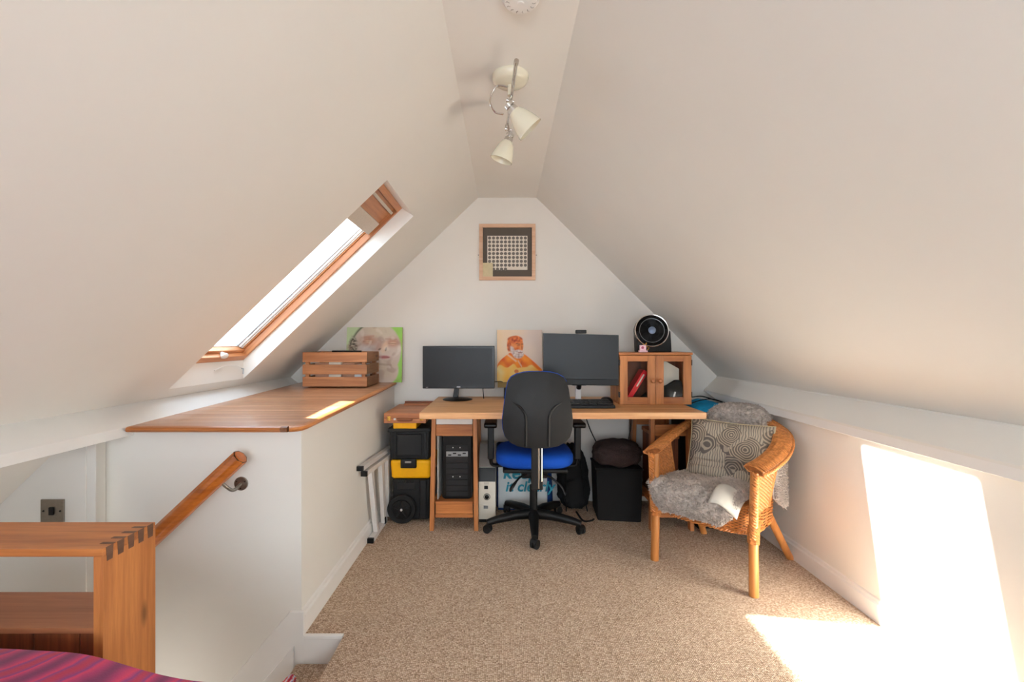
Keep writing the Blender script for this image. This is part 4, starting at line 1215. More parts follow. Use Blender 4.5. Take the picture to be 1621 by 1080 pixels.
tube('cord', black_fabric, bpk, smooth_path([(0.475, 3.02, 0.02), (0.50, 2.90, 0.008), (0.55, 2.905, 0.006), (0.575, 2.93, 0.006)], 6), 0.006, 6)
bn = thing('laundry_bin', 'square black fabric bin on the carpet under the desk', 'bin', (0.75, 3.05, 0))
vs = []
for (z, e) in ((0.0, -0.012), (0.335, 0.0)):
    vs += [(0.585 - e, 2.92, z), (0.879 + e, 2.885, z), (0.879 + e, 3.14, z), (0.60 - e, 3.17, z)]
MB().add(vs, [(0, 3, 2, 1), (4, 5, 6, 7), (0, 1, 5, 4), (1, 2, 6, 5), (2, 3, 7, 6), (3, 0, 4, 7)]).build('body', black_fabric, bn, bevel=0.010, seg=3)
tube('rim', black_fabric, bn, [(0.587, 2.92, 0.335), (0.877, 2.885, 0.335), (0.877, 3.14, 0.335), (0.600, 3.17, 0.335), (0.587, 2.92, 0.335)], 0.007, 6)
fu = thing('brown_cushion', 'dark brown furry cushion heaped on top of the black bin', 'cushion', (0.75, 3.03, 0.33))
def furry(u, v):
    p = Vector(blob(0.745, 3.03, 0.41, 0.160, 0.145, 0.090, 0.85, 0.07, 5, 2)(u, v))
    p.z = max(p.z, 0.346 + 0.012 * math.sin(p.x * 40))
    k = 1 + 0.03 * noise.noise(p * 60)
    return (0.745 + (p.x - 0.745) * k, 3.03 + (p.y - 3.03) * k, p.z)
MB().grid(furry, 90, 50, True).build('cover', brown_fur, fu)

# ================================================================== OFFICE CHAIR
oc = thing('office_chair', 'black backed swivel office chair with bright blue seat drawn up to the desk', 'office chair', (0.175, 2.82, 0))
cc = Vector((0.178, 2.815, 0))
MB().lathe([(0.034, 0.052), (0.040, 0.060), (0.040, 0.105), (0.030, 0.118)], (cc.x, cc.y, 0), (0, 0, 1), 24).build('hub', black_plastic, oc)
for k in range(5):
    a = R(-92 + 72 * k)
    d = Vector((math.cos(a), math.sin(a), 0))
    pts = [cc + d * 0.025 + Vector((0, 0, 0.088)), cc + d * 0.12 + Vector((0, 0, 0.088)), cc + d * 0.24 + Vector((0, 0, 0.074)), cc + d * 0.295 + Vector((0, 0, 0.062))]
    MB().tube(pts, [0.032, 0.029, 0.023, 0.019], 10).build('base_arm', black_plastic, oc)
    e = cc + d * 0.292
    o = MB().lathe([(0.008, 0.030), (0.008, 0.056)], (e.x, e.y, 0), (0, 0, 1), 10).build('castor', black_plastic, oc)
    sd = Vector((math.cos(a + 0.9), math.sin(a + 0.9), 0))
    for s in (-1, 1):
        MB().lathe([(0.012, -0.008), (0.0235, -0.008), (0.0245, -0.004), (0.0245, 0.006), (0.020, 0.009), (0.006, 0.010)], e + sd * 0.012 * s + Vector((0, 0, 0.0255)), sd * s, 20).build('castor_wheel', rubber, o)
    MB().tube([e + sd * -0.022 + Vector((0, 0, 0.034)), e + sd * 0.022 + Vector((0, 0, 0.034))], 0.020, 12).build('castor_hood', black_plastic, o)
MB().lathe([(0.024, 0.10), (0.024, 0.262)], (cc.x, cc.y, 0), (0, 0, 1), 20).build('column_sleeve', black_plastic, oc)
MB().lathe([(0.014, 0.26), (0.014, 0.34)], (cc.x, cc.y, 0), (0, 0, 1), 20).build('gas_lift', chrome, oc)
box('mechanism', black_metal, oc, 0.10, 0.256, 2.70, 2.92, 0.335, 0.39, bevel=0.01)
# seat cushion
def seat_fn(u, v):
    th, ph = 2 * PI * u, PI * (v - 0.5)
    f = lambda a, p: math.copysign(abs(a) ** p, a)
    x, y, z = f(math.cos(ph), 0.45) * f(math.cos(th), 0.55), f(math.cos(ph), 0.45) * f(math.sin(th), 0.55), f(math.sin(ph), 0.8)
    return (cc.x + 0.232 * x, 2.80 + 0.225 * y, 0.452 + 0.052 * z + 0.012 * x * x * (1 if z > 0 else 0) + 0.008 * y * y)
MB().grid(seat_fn, 48, 20, True).build('seat', blue_fabric, oc)
box('seat_pan', black_plastic, oc, cc.x - 0.19, cc.x + 0.19, 2.63, 2.98, 0.385, 0.410, bevel=0.01)
# backrest
hw = [(0.0, 0.045), (0.010, 0.110), (0.030, 0.150), (0.06, 0.178), (0.10, 0.190), (0.15, 0.1935), (0.20, 0.188), (0.26, 0.180), (0.32, 0.172), (0.36, 0.162), (0.385, 0.145), (0.402, 0.115), (0.412, 0.075), (0.416, 0.03)]
def back_pt(u, h, off):
    wv = hw[-1][1]
    for (a, b_) in zip(hw, hw[1:]):
        if a[0] <= h <= b_[0]:
            wv = a[1] + (b_[1] - a[1]) * (h - a[0]) / (b_[0] - a[0])
            break
    x = (u * 2 - 1) * wv
    y = 2.468 + 0.55 * x * x + 0.30 * (h - 0.16) ** 2 + 0.06 * max(0, h - 0.2) + off
    return Vector((cc.x + 0.002 + x, y, 0.568 + h))
hs = [a[0] for a in hw]
hs2 = sorted(set(hs + [0.04, 0.08, 0.125, 0.175, 0.23, 0.29, 0.34]))
def back_mesh(o0, o1, inset=0.0):
    m = MB()
    nu = 16
    for off in (o0, o1):
        for h in hs2:
            for i in range(nu + 1):
                p = back_pt(i / nu, h, off)
                if inset:
                    p.x = cc.x + (p.x - cc.x) * (1 - inset)
                    p.z = 0.776 + (p.z - 0.776) * (1 - inset)
                m.v.append(p)
    nh = len(hs2)
    W_ = nu + 1
    for s in range(2):
        b0 = s * nh * W_
        for j in range(nh - 1):
            for i in range(nu):
                m.f.append((b0 + j * W_ + i, b0 + j * W_ + i + 1, b0 + (j + 1) * W_ + i + 1, b0 + (j + 1) * W_ + i))
    o2 = nh * W_
    for j in range(nh - 1):
        for i in (0, nu):
            m.f.append((j * W_ + i, (j + 1) * W_ + i, o2 + (j + 1) * W_ + i, o2 + j * W_ + i))
    for i in range(nu):
        for j in (0, nh - 1):
            m.f.append((j * W_ + i, j * W_ + i + 1, o2 + j * W_ + i + 1, o2 + j * W_ + i))
    return m
back_mesh(0.0, 0.022).build('back_shell', chair_shell, oc, bevel=0.005, seg=3)
back_mesh(0.022, 0.042, -0.012).build('back_cushion', blue_fabric, oc, bevel=0.008, seg=3)
for s in (-1, 1):
    rp = []
    for (dx, h) in ((0.062, 0.012), (0.062, 0.10), (0.063, 0.165), (0.072, 0.195), (0.095, 0.225), (0.135, 0.250)):
        x = dx * s
        rp.append(Vector((cc.x + x, 2.468 + 0.55 * x * x + 0.30 * (h - 0.16) ** 2 + 0.06 * max(0, h - 0.2) - 0.0005, 0.568 + h)))
    MB().tube(smooth_path(rp, 4), [0.0075] * 17 + [0.0065, 0.005, 0.003, 0.001], 8, flat=1).build('shell_ridge', chair_shell, oc)
# upright bar, arms, levers
MB().box(cc.x - 0.032, cc.x + 0.032, 2.49, 2.512, 0.335, 0.60).build('back_bar', black_metal, oc, bevel=0.006)
MB().box(cc.x + 0.004, cc.x + 0.012, 2.4865, 2.491, 0.345, 0.572).build('chrome_strip', chrome, oc, bevel=0.001)
MB().tube([(cc.x + 0.024, 2.487, 0.385), (cc.x + 0.024, 2.487, 0.572)], 0.004, 8).build('chrome_strip', chrome, oc)
MB().box(cc.x - 0.028, cc.x + 0.028, 2.505, 2.72, 0.335, 0.352).build('back_bar_foot', black_metal, oc, bevel=0.006)
for s in (-1, 1):
    xa = cc.x + s * 0.262
    MB().tube(smooth_path([(cc.x + s * 0.17, 2.76, 0.400), (cc.x + s * 0.245, 2.76, 0.402), (xa, 2.755, 0.43), (xa, 2.75, 0.50)], 5), 0.019, 10, flat=0.6).build('arm_bracket', black_plastic, oc)
    MB().box(xa - 0.019, xa + 0.019, 2.73, 2.775, 0.44, 0.635).build('arm_post', black_plastic, oc, bevel=0.008, seg=3)
    MB().prism([(2.66, 0.655), (2.67, 0.640), (2.84, 0.636), (2.87, 0.650), (2.87, 0.667), (2.67, 0.672)], xa - 0.038, xa + 0.038, 'x').build('arm_pad', bezel_mat, oc, bevel=0.010, seg=3)
MB().tube(smooth_path([(cc.x - 0.05, 2.68, 0.365), (cc.x - 0.09, 2.66, 0.355), (cc.x - 0.13, 2.63, 0.315), (cc.x - 0.148, 2.62, 0.285)], 5), [0.008] * 8 + [0.010, 0.012, 0.013, 0.013, 0.012, 0.012, 0.010, 0.006], 8, flat=0.6).build('lever', black_plastic, oc)
MB().tube(smooth_path([(cc.x + 0.05, 2.68, 0.368), (cc.x + 0.10, 2.66, 0.350), (cc.x + 0.15, 2.63, 0.310), (cc.x + 0.172, 2.62, 0.265)], 5), 0.009, 8, flat=0.7).build('lever', dark_grey, oc)

# ================================================================== WICKER CHAIR
TH = R(-45.6)
wc_ = thing('wicker_chair', 'honey coloured wicker tub armchair angled in front of the right knee wall', 'armchair', (1.145, 2.41, 0), rotz=TH)
def wpart(m, name, mat=rattan, **kw):
    return m.build(name, mat, wc_, local=True, **kw)
# poles
for s in (-1, 1):
    wpart(MB().tube([(s * 0.240, -0.262, 0), (s * 0.236, -0.255, 0.28), (s * 0.240, -0.250, 0.56)], [0.0215, 0.0205, 0.019], 14), 'front_leg', rattan_pole)
    wpart(MB().tube([(0.258 if s > 0 else -0.195, 0.262, 0), (s * 0.195, 0.12, 0.25), (s * 0.180, 0.05, 0.37)], [0.0185, 0.0195, 0.019], 14), 'rear_leg', rattan_pole)
    wpart(MB().tube([(s * 0.236, -0.255, 0.275), (s * 0.195, 0.09, 0.300)], 0.011, 10), 'stretcher', rattan_pole)
    # wrapped binding under each front corner
    hp = []
    for k in range(90):
        a = k * 0.9
        z = 0.235 + 0.075 * k / 90
        hp.append((s * 0.2365 + 0.0235 * math.cos(a), -0.256 + 0.0235 * math.sin(a), z))
    wpart(MB().tube(hp, 0.0035, 5), 'leg_binding')
rimc = [(0.245, -0.275, 0.572), (0.262, -0.17, 0.585), (0.272, -0.03, 0.610), (0.262, 0.10, 0.645), (0.215, 0.22, 0.685), (0.12, 0.305, 0.715), (0.0, 0.335, 0.728)]
rimc = rimc + [(-x, y, z) for (x, y, z) in rimc[-2::-1]]
RC = smooth_path(rimc, 14)
nR = len(RC)
def rimframe(i):
    t = (RC[min(i + 1, nR - 1)] - RC[max(i - 1, 0)]).normalized()
    out = Vector((t.y, -t.x, 0)).normalized()
    if out.dot(Vector((RC[i].x, RC[i].y, 0))) < 0:
        out = -out
    upv = out.cross(t)
    if upv.z < 0:
        upv = -upv
    return t, out, upv
# rim roll: core plus closely wound slanting cane
core = MB()
for i in range(nR):
    t, o_, u_ = rimframe(i)
    for k in range(12):
        a = 2 * PI * k / 12
        core.v.append(RC[i] + o_ * (0.041 * math.cos(a)) + u_ * (0.012 * math.sin(a)) - u_ * 0.010 * math.cos(a))
for i in range(nR - 1):
    for k in range(12):
        k2 = (k + 1) % 12
        core.f.append((i * 12 + k, i * 12 + k2, (i + 1) * 12 + k2, (i + 1) * 12 + k))
core.f.append(tuple(range(12)))
core.f.append(tuple((nR - 1) * 12 + k for k in range(12)))
wpart(core, 'rim_core', rattan_core)
wv = MB()
L = [0.0]
for i in range(1, nR):
    L.append(L[-1] + (RC[i] - RC[i - 1]).length)
def at_len(s):
    s = max(0.0, min(L[-1] - 1e-6, s))
    for i in range(1, nR):
        if L[i] >= s:
            f = (s - L[i - 1]) / (L[i] - L[i - 1])
            t, o_, u_ = rimframe(i)
            return RC[i - 1].lerp(RC[i], f), o_, u_
    return RC[-1], *rimframe(nR - 1)[1:]
ns = int(L[-1] / 0.0082)
for q in range(ns):
    s0 = L[-1] * q / ns
    pts = []
    for k in range(15):
        a = 2 * PI * k / 14
        c, o_, u_ = at_len(s0 + 0.030 * (1 + math.cos(a)) * 0.5 * (1 if q % 2 else -0.35))
        rr = 1.07 + (0.10 if (k + q) % 2 else -0.06)
        pts.append(c + o_ * (0.041 * (1 + (rr - 1) * 0.5) * math.cos(a)) + u_ * (0.0155 * rr * math.sin(a)) - u_ * 0.010 * math.cos(a))
    wv.tube(pts, 0.0032, 5, cap=False)
wpart(wv, 'rim_weave', kind='stuff')
# braided edges
def braid(path_fn, length, name, r=0.0055, amp=0.006, pitch=0.035):
    n = int(length / 0.005)
    for ph in (0, PI * 2 / 3, PI * 4 / 3):
        pts = []
        for k in range(n + 1):
            s = length * k / n
            c, o_, u_ = path_fn(s)
            a = 2 * PI * s / pitch + ph
            pts.append(c + o_ * amp * math.cos(a) + u_ * amp * 0.8 * math.sin(a))
        wpart(MB().tube(pts, r, 6), name)
def outer_edge(s):
    c, o_, u_ = at_len(s)
    return c + o_ * 0.043 - u_ * 0.012, o_, u_
braid(outer_edge, L[-1], 'rim_braid')

def weave(fn, nrm, nu, nv, name, r=0.0030, amp=0.0030, stakes=True):
    """horizontal strands over and under upright stakes on surface fn(u,v)"""
    m = MB()
    for j in range(nv):
        v = (j + 0.5) / nv
        pts = []
        for i in range(2 * nu + 1):
            u = i / (2 * nu)
            sgn = 0 if i % 2 == 0 else (1 if ((i // 2) + j) % 2 else -1)
            pts.append(Vector(fn(u, v)) + Vector(nrm(u, v)) * amp * sgn)
        m.tube(pts, r, 4, cap=False)
    if stakes:
        for i in range(nu):
            u = (i + 0.5) / nu
            m.tube([fn(u, v / 8) for v in range(9)], r * 0.9, 4, cap=False)
    wpart(m, name, kind='stuff')

def lerp3(a, b, t):
    return Vector(a).lerp(Vector(b), t)
for s in (-1, 1):
    def side(u, v, s=s):
        y = -0.255 + 0.225 * u
        topx, topz = 0.262 + 0.06 * (y + 0.25) , 0.575 + 0.10 * (y + 0.255)
        bx = 0.232 + 0.0 * u
        return Vector((s * (bx + (topx - bx) * v), y + 0.01 * v, 0.345 + (topz - 0.345) * v))
    weave(side, lambda u, v, s=s: (s, 0, 0), 15, 32, 'side_panel')
    # edge pole of the panel
    wpart(MB().tube([side(1, k / 6) for k in range(7)], 0.008, 8), 'panel_edge')
    def edge_path(q, s=s):
        t = q / 0.30
        return Vector((s * (0.240 + 0.012 * t), -0.279, 0.262 + 0.30 * t)), Vector((1, 0, 0)), Vector((0, -1, 0))
    braid(edge_path, 0.30, 'front_braid', 0.0055, 0.010, 0.04)
# back panel
def backp(u, v):
    i0, i1 = int(nR * 0.30), int(nR * 0.70)
    f = i0 + (i1 - i0) * u
    i = int(f)
    c = RC[i].lerp(RC[min(i + 1, nR - 1)], f - i)
    a = (u - 0.5) * 2.2
    bot = Vector((-0.20 * math.sin(a) * -1 * (1 if True else 1), 0.02 + 0.215 * math.cos(a), 0.37))
    bot.x = c.x * 0.80
    p = bot.lerp(c, v)
    p.y += 0.02 * math.sin(PI * v)
    return p
weave(backp, lambda u, v: Vector((backp(u, v).x, backp(u, v).y + 0.05, 0)).normalized(), 36, 48, 'back_panel')
# seat disc and apron
def rim_seat(a):
    c, s_ = math.cos(a), math.sin(a)
    p = 2 / 3.2
    return Vector((0.232 * math.copysign(abs(c) ** p, c), -0.035 + 0.245 * math.copysign(abs(s_) ** p, s_) - (0.025 * (1 - (c * c)) if s_ < 0 else 0), 0))
m = MB()
for k in range(26):
    f = (k + 1) / 26
    m.tube([rim_seat(2 * PI * i / 64) * f + Vector((0, -0.035 * (1 - f), 0.372 + 0.002 * ((i + k) % 2))) for i in range(64)], 0.0048, 4, closed=True)
wpart(m, 'seat_weave', kind='stuff')
def apron(u, v):
    a = 2 * PI * u
    p = rim_seat(a)
    front = max(0, -math.sin(a))
    lo = 0.266 - 0.012 * math.cos(2 * a) - 0.0 * front
    p = p * (0.97 + 0.03 * v)
    p.z = lo + (0.388 - lo) * v
    return p
weave(apron, lambda u, v: Vector((math.cos(2 * PI * u), math.sin(2 * PI * u), 0)), 64, 18, 'apron', stakes=False)
n = 96
for ph in (0, PI):
    pts = []
    for k in range(n * 2):
        u = k / (n * 2)
        p = apron(u, 0)
        o_ = Vector((math.cos(2 * PI * u), math.sin(2 * PI * u), 0))
        a = 2 * PI * u * 40 + ph
        pts.append(p + o_ * 0.005 * math.cos(a) + Vector((0, 0, 0.005 * math.sin(a) - 0.004)))
    wpart(MB().tube(pts, 0.005, 5, closed=True), 'apron_braid')

# ------------------------------------------------------------------ sheepskin
sk = thing('sheepskin', 'shaggy grey sheepskin rug draped over the seat and back of the wicker chair', 'sheepskin', (1.145, 2.41, 0.0), rotz=TH)
path = [(-0.345, 0.305), (-0.340, 0.350), (-0.305, 0.398), (-0.24, 0.420), (-0.12, 0.425), (0.02, 0.425), (0.12, 0.440), (0.175, 0.50), (0.215, 0.60), (0.245, 0.70), (0.275, 0.757), (0.325, 0.770), (0.375, 0.735), (0.385, 0.64)]
hwid = [0.15, 0.22, 0.255, 0.262, 0.225, 0.195, 0.175, 0.16, 0.165, 0.175, 0.170, 0.155, 0.135, 0.09]
PP = smooth_path([(0, a, b_) for a, b_ in path], 6)
def widths(t):
    f = t * (len(hwid) - 1)
    i = min(int(f), len(hwid) - 2)
    return hwid[i] + (hwid[i + 1] - hwid[i]) * (f - i)
def skin_pt(u, v):
    f = v * (len(PP) - 1)
    i = min(int(f), len(PP) - 2)
    c = PP[i].lerp(PP[i + 1], f - i)
    wd = widths(v) * (1 + 0.10 * noise.noise(Vector((v * 9, 3 if u > 0.5 else 7, 0))))
    x = (u * 2 - 1) * wd
    if x > 0:
        x *= 1 - 0.26 * sm(0.42, 0.20, v)
    e = abs(u * 2 - 1) ** 3
    p = Vector((x, c.y, c.z))
    if v < 0.5:
        p.z += 0.020 * noise.noise(Vector((x * 9, c.y * 9, 0))) - 0.01 * e
        p.y += 0.07 * (abs(x) / 0.26) ** 2 * sm(0.30, 0.0, v)
        if x < -0.12 and v < 0.35:
            p.x -= 0.012
    else:
        p.y -= 0.10 * (x / 0.2) ** 2 * 0.35
        p.z -= 0.05 * (abs(x) / 0.17) ** 3 * sm(0.6, 0.8, v)
    return p
m = MB()
NU, NV = 50, 110
def fur_pt(u, v):
    p = skin_pt(u, v)
    e = 0.01
    du = skin_pt(min(1, u + e), v) - skin_pt(max(0, u - e), v)
    dv = skin_pt(u, min(1, v + e)) - skin_pt(u, max(0, v - e))
    nn = du.cross(dv)
    nn = nn.normalized() if nn.length > 1e-9 else Vector((0, 0, 1))
    edge = min(u, 1 - u) * 2
    ev = min(v, 1 - v) * 6
    th = 0.020 * min(1, edge * 5) ** 0.5 * min(1, ev + 0.2)
    return p, nn, th
m.grid(lambda u, v: (lambda r_: r_[0] + r_[1] * (r_[2] * (1 + 0.5 * noise.noise(r_[0] * 55))))(fur_pt(u, v)), NU, NV)
m.grid(lambda u, v: skin_pt(u, v) - fur_pt(u, v)[1] * 0.003, NU, NV)
m.build('pelt', fleece, sk, local=True)
def tufts(src, count, ln, name, parent, mat, seed):
    rnd = random.Random(seed)
    m = MB()
    for _ in range(count):
        u, v = rnd.random(), rnd.random()
        p, nn, th = src(u, v)
        b0 = p + nn * (th * 0.8)
        t1 = Vector((rnd.uniform(-1, 1), rnd.uniform(-1, 1), rnd.uniform(-1, 1))) * 0.75
        d = (nn + t1).normalized()
        l_ = ln * rnd.uniform(0.6, 1.3)
        side = d.orthogonal().normalized() * (l_ * 0.20)
        s2 = d.cross(side).normalized() * (l_ * 0.20)
        curl = Vector((rnd.uniform(-1, 1), rnd.uniform(-1, 1), rnd.uniform(-1, 1))) * l_ * 0.7
        m1 = b0 + d * l_ * 0.6 + curl * 0.5
        tip = b0 + d * l_ + curl
        k = len(m.v)
        m.v += [b0 + side, b0 - side * 0.5 + s2, b0 - side * 0.5 - s2, m1 + side * 0.9, m1 - side * 0.4 + s2 * 0.9, m1 - side * 0.4 - s2 * 0.9, tip]
        m.f += [(k, k + 1, k + 4, k + 3), (k + 1, k + 2, k + 5, k + 4), (k + 2, k, k + 3, k + 5), (k + 3, k + 4, k + 6), (k + 4, k + 5, k + 6), (k + 5, k + 3, k + 6)]
    o = m.build(name, mat, parent, local=True, kind='stuff')
    return o
tufts(fur_pt, 30000, 0.0085, 'fleece', sk, fleece, 5)
# white turned-over hide at the right front of the seat
MB().grid(lambda u, v: (0.080 + 0.112 * u, -0.365 + 0.140 * v + 0.03 * u, 0.462 - 0.050 * u * u - 0.055 * (1 - v) ** 2.5 + 0.006 * math.sin(u * 5)), 12, 10).build('hide_flap', hide, sk, local=True, solid=0.004, label='smooth white turned over hide flap')
# loose tail of skin outside the right arm
def tail(u, v):
    x = 0.240 + 0.018 * math.sin(u * 3) - 0.02 * v
    y = 0.03 + 0.16 * u + 0.03 * v
    z = 0.37 + 0.20 * v - 0.05 * math.sin(PI * u) * (1 - v)
    return Vector((x, y, z))
def tail_f(u, v):
    return tail(u, v), Vector((1, -0.2, 0)).normalized(), 0.010
MB().grid(lambda u, v: tail(u, v), 14, 14).build('tail', fleece, sk, local=True, solid=0.010)
tufts(tail_f, 5000, 0.013, 'tail_fleece', sk, fleece, 8)
MB().grid(lambda u, v: tail(u * 0.5 - 0.05, 0.55 + 0.6 * v) + Vector((0.008, -0.012, 0.0)), 8, 8).build('tail_hide', hide, sk, local=True, solid=0.003, label='white hide edge of the hanging tail')

# ------------------------------------------------------------------ printed cushion
CM = Matrix.Translation((1.196, 2.425, 0.553)) @ Matrix.Rotation(R(-34), 4, 'Z') @ Matrix.Rotation(R(-20), 4, 'X') @ Matrix.Rotation(R(2), 4, 'Y')
cu = thing('printed_cushion', 'square cushion printed with black swirls and rings leaning on the sheepskin', 'cushion', CM.translation, rot=CM.to_euler())
def pillow(sgn):
    def fn(u, v):
        x, y = u * 2 - 1, v * 2 - 1
        pinch = 1 - 0.05 * (1 - y * y) * abs(x) ** 2
        pinch2 = 1 - 0.06 * (1 - x * x) * abs(y) ** 2
        h = 0.052 * ((1 - x ** 4) * (1 - y ** 4)) ** 0.55
        h += 0.006 * noise.noise(Vector((x * 2.5, y * 2.5, sgn))) * (1 - abs(x)) + 0.0
        h -= 0.014 * seg(x, y, -0.9, -0.45, 0.7, -0.35, 0.10) * (1 if sgn < 0 else 0)
        return (0.205 * x * pinch, sgn * max(h, 0.0), 0.172 * y * pinch2)
    return fn
MB().grid(pillow(-1), 44, 40).grid(pillow(1), 44, 40).build('cover', swirl, cu, local=True, weld=True)
pp = []
for k in range(4):
    a, b_ = ((-1, -1), (1, -1), (1, 1), (-1, 1))[k], ((1, -1), (1, 1), (-1, 1), (-1, -1))[k]
    for i in range(12):
        t = i / 12
        x, y = a[0] + (b_[0] - a[0]) * t, a[1] + (b_[1] - a[1]) * t
        pp.append((0.206 * x * (1 - 0.05 * (1 - y * y)), 0, 0.173 * y * (1 - 0.06 * (1 - x * x))))
MB().tube(pp, 0.0028, 5, closed=True).build('piping', canvas_edge, cu, local=True)

# ================================================================== CEILING LIGHT AND ALARM
cl = thing('ceiling_spotlight', 'cream two head spotlight with chrome bar hanging from the flat ceiling strip', 'ceiling light', (0.022, 1.79, 2.195))
MB().lathe([(0.072, 0.0), (0.072, -0.006), (0.068, -0.020), (0.055, -0.030), (0.02, -0.036), (0.001, -0.037)], (0.022, 1.79, 2.1948), (0, 0, 1), 48, caps=False).build('ceiling_rose', cream, cl)
for s in (-1, 1):
    MB().lathe([(0.004, 0), (0.004, -0.006), (0.001, -0.008)], (0.022 + s * 0.064, 1.79, 2.180), (-s * -0.5, 0, 1), 10).build('screw', chrome, cl)
MB().tube([(0.022, 1.79, 2.165), (0.022, 1.79, 2.118)], 0.011, 14).build('stem', cream, cl)
MB().tube([(0.040, 1.575, 2.118), (0.026, 1.79, 2.112), (0.010, 2.02, 2.106)], 0.0065, 12).build('bar', chrome, cl)
for p in ((0.040, 1.575, 2.118), (0.010, 2.02, 2.106)):
    MB().lathe([(0.009, -0.008), (0.009, 0.008)], p, (-0.07, 1, -0.03), 12).build('bar_end', chrome, cl)
tube('flex', chrome, cl, smooth_path([(0.022, 1.79, 2.150), (-0.03, 1.77, 2.145), (-0.058, 1.79, 2.10), (-0.040, 1.82, 2.07), (-0.005, 1.81, 2.055)], 8), 0.0035, 8)
def head(pivot, neck, direction, k=1.0):
    d = Vector(direction).normalized()
    n0 = Vector(neck)
    o = MB().lathe([(0.016 * k, 0.022 * k), (0.026 * k, 0.030 * k), (0.036 * k, 0.050 * k), (0.046 * k, 0.080 * k), (0.052 * k, 0.105 * k), (0.054 * k, 0.118 * k), (0.0525 * k, 0.118 * k), (0.050 * k, 0.105 * k), (0.044 * k, 0.080 * k), (0.034 * k, 0.052 * k), (0.020 * k, 0.034 * k)], n0, d, 36, caps=False).build('lamp_shade', cream, cl)
    MB().lathe([(0.012 * k, -0.012), (0.019 * k, -0.008), (0.019 * k, 0.004), (0.016 * k, 0.006), (0.019 * k, 0.009), (0.021 * k, 0.026 * k), (0.018 * k, 0.030 * k)], n0, d, 24).build('lamp_holder', chrome, o)
    MB().lathe([(0.012 * k, 0.030 * k), (0.020 * k, 0.050 * k), (0.024 * k, 0.075 * k), (0.018 * k, 0.092 * k), (0.001, 0.098 * k)], n0, d, 20).build('bulb', white_plastic, o)
    MB().tube([pivot, n0 + (Vector(pivot) - n0) * 0.2, n0 - d * 0.008], 0.006, 8).build('swivel_arm', chrome, o)
    MB().lathe([(0.004, -0.014), (0.004, 0.008), (0.008, 0.009), (0.008, 0.015)], Vector(pivot).lerp(n0, 0.5), (-1, 0, 0.2), 10).build('thumb_screw', chrome, o)
head((0.026, 1.775, 2.108), (0.018, 1.735, 2.050), (0.50, 0.10, -0.52), 1.0)
head((0.012, 1.99, 2.105), (0.022, 1.955, 2.035), (-0.22, 0.06, -0.60), 0.92)
al = thing('smoke_alarm', 'round white slotted smoke alarm on the ceiling nearest the viewer', 'smoke alarm', (0.048, 1.36, 2.195))
MB().lathe([(0.056, 0.0), (0.058, -0.008), (0.057, -0.020), (0.048, -0.030), (0.02, -0.033), (0.001, -0.033)], (0.048, 1.36, 2.1948), (0, 0, 1), 40, caps=False).build('cover', white_plastic, al)
for k in range(14):
    a = 2 * PI * k / 14
    pts = [(0.048 + r_ * math.cos(a + w_), 1.36 + r_ * math.sin(a + w_), z) for (r_, w_, z) in ((0.034, 0, 2.1624), (0.040, 0.10, 2.1633), (0.046, 0.02, 2.1655))]
    MB().tube(pts, 0.0013, 4).build('slot', grey_plastic, al)
MB().lathe([(0.010, 0), (0.009, -0.003)], (0.048, 1.36, 2.1622), (0, 0, 1), 16).build('test_button', white_plastic, al)

# ================================================================== STAIR SIDE: HANDRAIL, SWITCH
hr = thing('handrail', 'round varnished orange wooden handrail on a chrome bracket above the stairs', 'handrail', (-1.2, 1.70, 0.5))
ra, rb = Vector((-0.985, 1.70, 0.722)), Vector((-1.40, 1.70, 0.334))
dd = (rb - ra).normalized()
MB().tube([ra, ra + dd * 0.006, rb], [0.026, 0.031, 0.031], 8, up=(0, 1, 0.4)).build('rail', rail_wood, hr, bevel=0.006, seg=3)
for s_ in (0.10, 0.56):
    c = ra + dd * s_
    wpt = Vector((c.x + (0.022 if s_ < 0.2 else -0.01), 1.79, c.z - 0.062))
    b0 = MB().lathe([(0.027, 0), (0.027, 0.004), (0.025, 0.006), (0.008, 0.0065)], wpt, (0, -1, 0), 24).build('bracket_rose', steel, hr)
    MB().tube(smooth_path([wpt, wpt + Vector((-0.004, -0.045, -0.012)), c + Vector((0.012, 0.012, -0.052)), c + Vector((0, 0, -0.030))], 6), 0.0065, 10).build('bracket_arm', steel, b0)
    MB().tube([c + dd * -0.03 + Vector((0, 0, -0.030)), c + dd * 0.03 + Vector((0, 0, -0.030))], 0.009, 8, flat=0.5).build('bracket_plate', steel, b0)
    for k in range(3):
        a = 2 * PI * k / 3 + 0.5
        MB().lathe([(0.003, 0), (0.002, 0.002)], wpt + Vector((0.018 * math.cos(a), -0.005, 0.018 * math.sin(a))), (0, -1, 0), 8).build('screw', black_metal, b0)
sw = thing('light_switch', 'brushed metal single light switch plate on the low left wall', 'light switch', (-1.68, 1.694, 0.56))
box('plate', steel, sw, -1.723, -1.637, 1.687, 1.694, 0.478, 0.564, bevel=0.002)
box('rocker', black_plastic, sw, -1.688, -1.672, 1.681, 1.687, 0.507, 0.536, bevel=0.002)
for xx in (-1.711, -1.649):
    MB().lathe([(0.004, 0), (0.003, 0.002)], (xx, 1.687, 0.521), (0, -1, 0), 10).build('screw', black_metal, sw)

